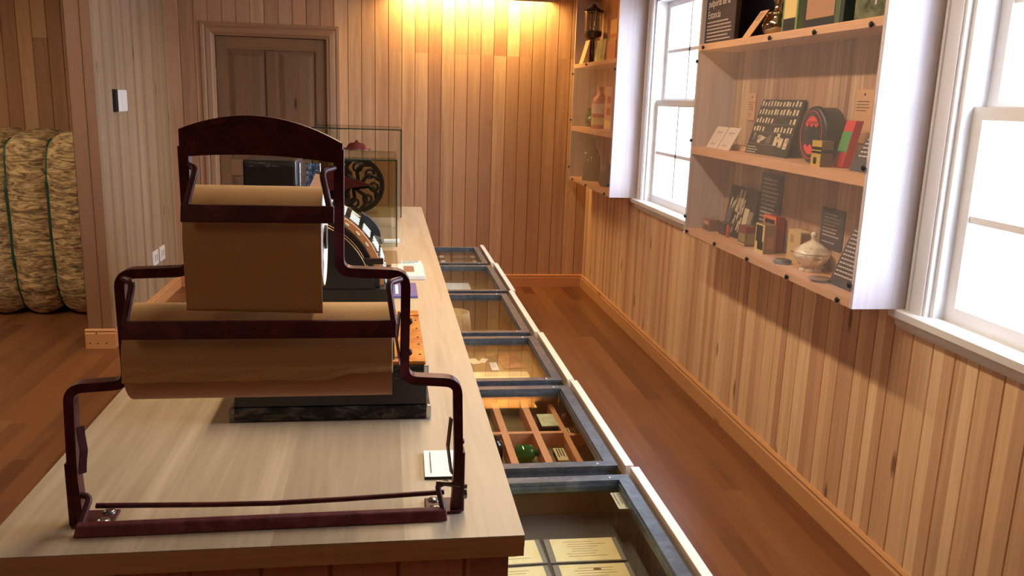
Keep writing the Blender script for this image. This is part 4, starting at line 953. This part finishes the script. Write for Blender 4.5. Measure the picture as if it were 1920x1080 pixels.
def vtag(y0, y1, z0, z1, label):
    m = MB(); m.box(1.745, 1.7475, y0, y1, z0, z1, 0); m.lathe([(.005, 0), (.005, -.0006)], (1.745, (y0 + y1) / 2, z1 - .018), 'x', 12, 1)
    dashes(m, (1.7448, y1 - .012, z1 - .045), (0, -1, 0), (0, 0, 1), (y1 - y0) * .75, 4, .011, .003, 1, .4, .0003); dashes(m, (1.7448, y1 - .012, z0 + .03), (0, -1, 0), (0, 0, 1), (y1 - y0) * .5, 2, .011, .003, 1, .4, .0003)
    m.lathe([(.0012, 0), (.0012, .006)], (1.745, (y0 + y1) / 2, z1 - .018), 'x', 6, 1)
    single('hanging_tag', m, [M_tag, M_ink], label, 'tag')
vtag(3.945, 4.025, 1.585, 1.713, 'tan hanging tag on the cabinet back above the photo of shelves')
vtag(2.93, 3.05, 1.53, 1.725, 'tan hanging tag on the cabinet back behind the black drum tin')
# photo of store shelves
M_phb = P('photo black', 26, 26, 30); M_phw = P('photo white', 214, 196, 164); M_phg = P('photo grey', 92, 86, 84)
def photo1(m, A, ux, u, w_, L):
    nn = ux.cross(u) * .0008
    def q(a, b, c, d, mi): m.quad(A + ux * (a * w_) + u * (c * L) + nn, A + ux * (b * w_) + u * (c * L) + nn, A + ux * (b * w_) + u * (d * L) + nn, A + ux * (a * w_) + u * (d * L) + nn, mi)
    for r in range(4):
        zb_ = .88 - r * .155; nn_ = 13
        for i in range(nn_):
            if r == 2 and 5 < i < 11: continue
            if r == 3 and 3 < i < 7: continue
            a = .03 + i * .073 + random.uniform(-.004, .004); wd = random.uniform(.030, .050); q(a, a + wd, zb_ - .0, zb_ + random.uniform(.07, .105), 1)
        q(.0, 1, zb_ - .022, zb_ - .012, 2)
    for i in range(16):
        a = .05 + random.random() * .85; q(a, a + random.uniform(.03, .08), .20 + random.random() * .12, .30 + random.random() * .1, random.choice((1, 2)))
    q(.22, .30, .20, .34, 1); q(.62, .70, .18, .34, 1); q(.74, .82, .16, .32, 1); q(.86, .94, .14, .33, 1); q(0, 1, .17, .185, 2)
    dashes(m, A + u * (L * .11) + ux * (w_ * .03), ux, u, w_ * .28, 3, .012, .004, 1, .3, .001)
leaning('shop_photograph', 3.385, 3.80, ZM + .001, 1.684, 1.650, 1.738, M_phb, 'black and white photograph of crowded shop shelves, leaning on the middle shelf', 'photograph', photo1, mats=[M_phb, M_phw, M_phg], th=.005, skew=.045)
# drum tin
DI = len(bpy.data.objects)
t = thing('drum_tin', 'round black tin with red oval line and red emblems standing on edge', 'tin', (1.64, 3.095, ZM))
dz = ZM + .109; M_navy = plain('blue black tin', srgb(20, 26, 38), .35, 0, .5)
m = MB(); m.lathe([(.001, 0), (.098, 0), (.107, .006), (.1085, .012), (.1085, .018), (.104, .021), (.104, .085), (.100, .090), (.001, .090)], (1.600, 3.095, dz), 'x', 56); m.build('tin_body', M_navy, t)
M_red = P('emblem red', 226, 64, 58)
m = MB(); m.strip([(1.5990, 3.095 + .082 * math.cos(a), dz + .090 * math.sin(a)) for a in [2 * PI * i / 48 for i in range(48)]], [(-.001, -.0015), (.001, -.0015), (.001, .0008), (-.001, .0008)], True, upv=(1, 0, 0)); m.build('red_line', M_red, t)
def fan(cy, cz, wd, h, inv):
    m = MB(); pts = []; n = 14
    for i in range(n + 1): u_ = -1 + 2 * i / n; pts.append((cy - u_ * wd, cz + h * (1 - u_ * u_) - (0 if not inv else 0)))
    lo = [(cy + u_ * wd, cz - .006 - (.006 * math.cos(u_ * 9))) for u_ in [-1 + 2 * i / n for i in range(n + 1)]]
    P_ = pts + lo
    if inv: P_ = [(y, 2 * cz - z) for y, z in P_]
    m.prism(P_, 1.5980, 1.6002, 'x'); return m
m = fan(3.095, dz + .040, .050, .030, False); m.build('emblem', M_red, t)
m = fan(3.095, dz - .048, .050, .026, True); m.build('emblem', M_red, t)
text_mb('CALIFORN', .0165, (1.5978, 3.132, dz + .040), (0, -1, 0), (0, 0, 1), .0002).build('lettering', M_matblack, t)
t.location.x += .0145; t.location.y += .020
labelbox('hexagonal_tin', 1.562, 1.609, 2.925, 2.995, ZM, 1.537, P('olive tan tin', 128, 104, 74), 'small yellow and brown tin in front of the black drum tin', 'tin',
         [('l', 0, 1, .0, 1, P('ochre print', 204, 166, 76)), ('n', .0, 1, .52, .66, P('dark green band', 30, 50, 44)), ('n', 0, 1, .0, .5, P('brown print', 112, 82, 70)), ('l', -.01, 1.01, .5, .6, P('orange red band', 200, 84, 50)), ('l', .0, 1.01, .64, .76, P('dark green band', 30, 50, 44)), ('l', .25, .6, .1, .35, P('orange red band', 200, 84, 50))])
# red and green leaning box
t = thing('red_green_box', 'red box with a green wrapper leaning on the middle shelf', 'box', (1.66, 2.93, ZM))
def lean_box(parts, parent):
    for nm, f0, f1, mat, g in parts:
        m = MB(); xb, xt = 1.632, 1.668; z0, z1 = ZM + .002, 1.612; y0, y1 = 2.895, 2.960
        xa = xb + (xt - xb) * f0; xc = xb + (xt - xb) * f1; za = z0 + (z1 - z0) * f0; zc = z0 + (z1 - z0) * f1; d = .030
        m.hexa([(xa - g, y1 + g, za), (xa - g, y0 - g, za), (xa + d + g, y0 - g, za), (xa + d + g, y1 + g, za), (xc - g, y1 + g, zc), (xc - g, y0 - g, zc), (xc + d + g, y0 - g, zc), (xc + d + g, y1 + g, zc)])
        m.build(nm, mat, parent)
lean_box([('box_body', 0, 1, P('scarlet card', 214, 52, 58), 0), ], t)
m = MB(); m.hexa([(1.6325 + .036 * .32 - .001, 2.9605, ZM + .056), (1.6325 + .036 * .32 - .001, 2.8965, ZM + .056), (1.6325 + .036 * .32, 2.8965, ZM + .056), (1.6325 + .036 * .32, 2.9605, ZM + .056), (1.632 + .036 * .77 - .001, 2.9605, ZM + .1305), (1.632 + .036 * .77 - .001, 2.8965, ZM + .1305), (1.632 + .036 * .77, 2.8965, ZM + .1305), (1.632 + .036 * .77, 2.9605, ZM + .1305)]); m.build('green_wrapper', P('wrapper green', 86, 150, 84), t)
def small_board(y0, y1, z0, z1, xb, xt, rows, label, **k):
    leaning('text_board', y0, y1, z0, z1, xb, xt, M_sign, label, 'text board', lines(rows, .0155, .0055, .02, .012), mats=[M_sign, M_signt], **k)
small_board(2.608, 2.790, ZM + .001, 1.665, 1.600, 1.705, 12, 'dark text board leaning at the right end of the middle shelf')
# --- bottom shelf
leaning('narrow_text_board', 3.575, 3.795, 1.022, 1.352, 1.741, 1.746, M_sign, 'tall narrow dark text board at the back of the bottom shelf', 'text board', lines(13, .019, .007, .03, .018), mats=[M_sign, M_signt])
m = MB(); m.box(1.7445, 1.7495, 3.032, 3.203, 1.110, 1.265, 0); dashes(m, (1.7445, 3.185, 1.240), (0, -1, 0), (0, 0, 1), .13, 7, .014, .005, 1, .3, .0005); dashes(m, (1.7445, 3.185, 1.130), (0, -1, 0), (0, 0, 1), .10, 1, .014, .004, 1, .3, .0005)
single('square_text_board', m, [M_sign, M_signt], 'small dark text board fixed to the cabinet back above the tureen', 'text board')
small_board(2.608, 2.885, ZB + .001, 1.235, 1.625, 1.705, 12, 'dark text board leaning at the right end of the bottom shelf')
def photo2(m, A, ux, u, w_, L):
    nn = ux.cross(u) * .0008
    def q(a, b, c, d, mi, sk=0): m.quad(A + ux * (a * w_) + u * (c * L) + nn, A + ux * (b * w_) + u * (c * L) + nn, A + ux * ((b + sk) * w_) + u * (d * L) + nn, A + ux * ((a + sk) * w_) + u * (d * L) + nn, mi)
    for i in range(34):
        a = random.uniform(.05, .55); c = random.uniform(.05, .7); q(a, a + random.uniform(.02, .05), c, c + random.uniform(.08, .2), random.choice((1, 1, 2)), .03)
    q(.32, .40, .55, .95, 1, .04); q(.46, .52, .55, .95, 1, .04); q(.30, .44, .5, .75, 1, .03)
    q(.62, .78, .12, .62, 1, .02)
    for k in range(4): q(.80 + k * .035, .815 + k * .035, .10, .58, 1, .02)
    q(.02, .2, .15, .55, 2, .02)
leaning('window_photograph', 3.755, 4.085, ZB + .001, 1.262, 1.690, 1.738, M_phb, 'black and white photograph of a shop display on the bottom shelf', 'photograph', photo2, mats=[M_phb, M_phw, M_phg], th=.004, skew=.03)
labelbox('brown_tin', 1.632, 1.690, 4.115, 4.205, ZB, 1.078, P('rust brown tin', 130, 92, 76), 'small rust-brown tin at the left end of the bottom shelf', 'tin', [('l', .1, .9, .55, .85, P('pinkish print', 200, 150, 128)), ('l', .3, .85, .12, .45, P('dark brown print', 90, 60, 50))])
m = MB(); m.box(1.660, 1.712, 3.985, 4.062, ZB + .0005, 1.080, 0, .006); single('dark_tin', m, P('dark plum tin', 62, 48, 54), 'small dark plum tin beside the photograph on the bottom shelf', 'tin')
m = MB(); m.lathe([(.009, .0005), (.009, .055), (.007, .060), (.007, .064)], (1.655, 3.925, ZB), 'z', 16); single('red_tube', m, P('brick red tube', 172, 66, 50), 'small brick-red tube standing before the photograph', 'tube')
labelbox('maroon_tin', 1.632, 1.686, 3.662, 3.748, ZB, 1.112, P('olive brown tin', 108, 82, 60), 'maroon-topped brown tin on the bottom shelf', 'tin', [('l', 0, 1, .66, 1, P('maroon band', 124, 48, 46)), ('n', 0, 1, .70, 1, P('maroon band', 124, 48, 46)), ('l', .1, .9, .2, .6, P('olive label', 150, 128, 84)), ('n', .15, .9, .12, .66, P('olive label', 150, 128, 84)), ('l', .0, .9, .05, .12, cream)])
labelbox('green_illustrated_tin', 1.632, 1.688, 3.470, 3.560, ZB, 1.148, P('taupe tin', 138, 110, 84), 'green and cream illustrated tin in front of the red box', 'tin', [('l', 0, 1, 0, 1, cream), ('l', .08, .8, .38, .95, P('leaf green print', 64, 104, 76)), ('l', .3, .95, .12, .42, P('pale olive print', 176, 168, 120)), ('l', .2, .6, .78, .84, P('mint print', 150, 196, 170)), ('n', .3, .8, .2, .6, P('rose tan print', 176, 124, 96))])
labelbox('red_orange_box', 1.697, 1.740, 3.505, 3.630, ZB, 1.178, P('crimson side', 150, 40, 44), 'red and orange box behind the green illustrated tin', 'box', [('l', 0, 1, .72, 1, P('bright orange', 236, 112, 66)), ('l', .1, .9, .78, .9, P('pale print', 206, 170, 140)), ('l', .15, .75, .60, .7, cream)])
labelbox('cream_box', 1.692, 1.742, 3.262, 3.372, ZB, 1.150, P('cream box card', 214, 186, 136), 'plain cream box behind the white tureen', 'box', [('l', .2, .5, .6, .85, P('soft tan print', 186, 150, 104)), ('l', .35, .75, .3, .34, P('grey brown print', 140, 112, 84)), ('n', .1, .9, .1, .95, P('grey brown print', 140, 112, 84))])
m = MB(); m.lathe([(.036, .0005), (.038, .012), (.030, .018)], (1.625, 3.265, ZB), 'z', 24); single('grey_dish', m, P('grey pewter', 92, 92, 96), 'small grey dish beside the white tureen', 'dish')
t = thing('white_tureen', 'white porcelain lidded tureen with gilt pattern on the bottom shelf', 'tureen', (1.672, 3.115, ZB))
M_por = mottled('gilt white porcelain', [srgb(168, 140, 96), srgb(238, 226, 204), srgb(244, 236, 222)], 34, .18, bump=.05, dist=.001)
m = MB(); m.lathe([(.042, .0005), (.044, .006), (.030, .016), (.034, .024), (.056, .038), (.068, .056), (.070, .068), (.066, .074)], (1.672, 3.115, ZB), 'z', 40); m.build('tureen_bowl', M_por, t)
m = MB(); m.lathe([(.070, .074), (.066, .080), (.056, .092), (.040, .104), (.018, .118), (.008, .124), (.007, .134), (.013, .142), (.009, .152), (.002, .156)], (1.672, 3.115, ZB), 'z', 40)
m.build('tureen_lid', M_por, t)
for s in (-1, 1):
    m = MB(); m.tube([(1.672, 3.115 + s * .060, ZB + .060), (1.672, 3.115 + s * .082, ZB + .066), (1.672, 3.115 + s * .084, ZB + .052), (1.672, 3.115 + s * .064, ZB + .046)], .0045, 8); m.build('tureen_handle', M_por, t)
m = MB(); m.lathe([(.022, .0005), (.026, .003), (.042, .011), (.043, .013), (.024, .006), (.001, .005)], (1.606, 2.915, ZB), 'z', 32); single('saucer', m, P('brown grey saucer', 150, 118, 96), 'shallow brownish saucer in front of the leaning text board', 'saucer')

# --- farther cabinet contents
t = thing('glass_grinder', 'tall metal and glass apparatus on the top shelf of the farther cabinet', 'apparatus', (1.655, 7.00, ZT))
m = MB(); m.lathe([(.040, .001), (.040, .010), (.022, .020), (.020, .19), (.050, .205), (.070, .225), (.072, .26)], (1.655, 6.99, ZT), 'z', 28); m.build('metal_base', plain('dark nickel', srgb(96, 90, 80), .25, 1.0), t)
m = MB(); m.lathe([(.069, .26), (.072, .40)], (1.655, 6.99, ZT), 'z', 28, caps=False); m.build('glass_cylinder', pane('smoky glass', (.84, .80, .72)), t)
m = MB(); m.lathe([(.076, .40), (.078, .42), (.05, .43), (.02, .45), (.012, .47)], (1.655, 6.99, ZT), 'z', 28); m.tube([(1.655, 6.915, ZT + .25), (1.655, 6.915, ZT + .42)], .005); m.tube([(1.655, 7.065, ZT + .25), (1.655, 7.065, ZT + .42)], .005); m.build('metal_lid', plain('dark nickel', (1, 1, 1)), t)
leaning('paper_tag', 6.96, 7.10, ZT + .001, 2.125, 1.575, 1.60, M_tag, 'tan paper tag leaning below the tall metal apparatus', 'tag', None, skew=-.12, mats=[M_tag])
leaning('green_picture_card', 6.54, 6.84, ZT + .001, 2.120, 1.640, 1.66, mottled('green grey picture', [srgb(56, 60, 44), srgb(128, 128, 96), srgb(170, 168, 130)], 7, .5, bump=0), 'green-grey picture card on the top shelf of the farther cabinet', 'picture', None, mats=[mottled('green grey picture b', [srgb(56, 60, 44), srgb(128, 128, 96), srgb(170, 168, 130)], 7, .5, bump=0)])
labelbox('pink_carton', 1.640, 1.72, 6.20, 6.44, ZT, 2.095, P('salmon carton', 206, 142, 108), 'salmon-coloured carton under the yellow box', 'carton')
labelbox('yellow_box', 1.650, 1.715, 6.22, 6.41, 2.096, 2.24, P('mustard box', 204, 156, 80), 'mustard yellow box stacked on the salmon carton', 'box', [('l', .1, .9, .1, .3, P('orange red band', 200, 84, 50))])
def bottle(name, x, y, z, prof, mat, label, bands=()):
    t = thing(name, label, 'bottle', (x, y, z)); m = MB(); m.lathe(prof, (x, y, z + .0005), 'z', 24); m.build('bottle_body', mat, t)
    for (r, a, b, mm) in bands: m = MB(); m.lathe([(r, a), (r, b)], (x, y, z), 'z', 24, caps=False); m.build('bottle_label', mm, t)
    return t
bottle('pink_bottle', 1.655, 6.61, ZM, [(.064, 0), (.066, .01), (.066, .20), (.055, .235), (.022, .262), (.020, .30), (.024, .305), (.024, .32)], P('salmon glaze', 186, 112, 90), 'salmon stoneware bottle with two cream labels on the farther cabinet shelf', [(.0668, .03, .085, cream), (.0668, .115, .19, P('off white label', 226, 204, 180))])
labelbox('patterned_carton', 1.640, 1.70, 6.20, 6.42, ZM, 1.76, P('pink carton', 204, 160, 142), 'pink carton with red squares beside the salmon bottle', 'carton', [('l', .3, .8, .35, .52, P('brick print', 176, 70, 54)), ('l', .3, .8, .62, .78, P('brick print', 176, 70, 54)), ('l', .1, .9, .04, .22, cream)])
m = MB(); m.lathe([(.02, .0005), (.05, .02), (.056, .05), (.045, .08), (.02, .095)], (1.66, 6.86, ZM), 'z', 24); single('round_glass_float', m, bottle_mat('dark green glass', srgb(70, 84, 60), .5), 'small round dark glass vessel on the middle shelf', 'vessel')
bottle('teal_bottle', 1.675, 7.07, ZM, [(.03, 0), (.032, .01), (.032, .10), (.014, .125), (.014, .15)], bottle_mat('teal glass', srgb(90, 130, 120), .6), 'small teal bottle at the far end of the middle shelf')
bottle('tall_glass_bottle', 1.655, 6.80, ZB, [(.075, 0), (.076, .012), (.070, .18), (.045, .24), (.024, .28), (.022, .33), (.027, .335), (.027, .345)], bottle_mat('grey olive glass', srgb(140, 124, 96), .6), 'tall grey-olive glass bottle on the bottom shelf of the farther cabinet')
m = MB(); m.lathe([(.03, .0005), (.03, .01), (.008, .02), (.008, .16), (.02, .18), (.022, .20), (.008, .215)], (1.66, 7.03, ZB), 'z', 20); single('metal_candlestick', m, plain('tarnished metal', srgb(176, 150, 120), .25, 1.0), 'slim tarnished metal candlestick beside the tall glass bottle', 'candlestick')
m = MB(); m.lathe([(.045, .0005), (.062, .03), (.055, .10), (.028, .15), (.012, .175), (.012, .19)], (1.66, 6.32, ZB), 'z', 24); single('dark_flask', m, P('smoky plum ceramic', 78, 62, 62), 'dark pear-shaped flask on the bottom shelf of the farther cabinet', 'flask')
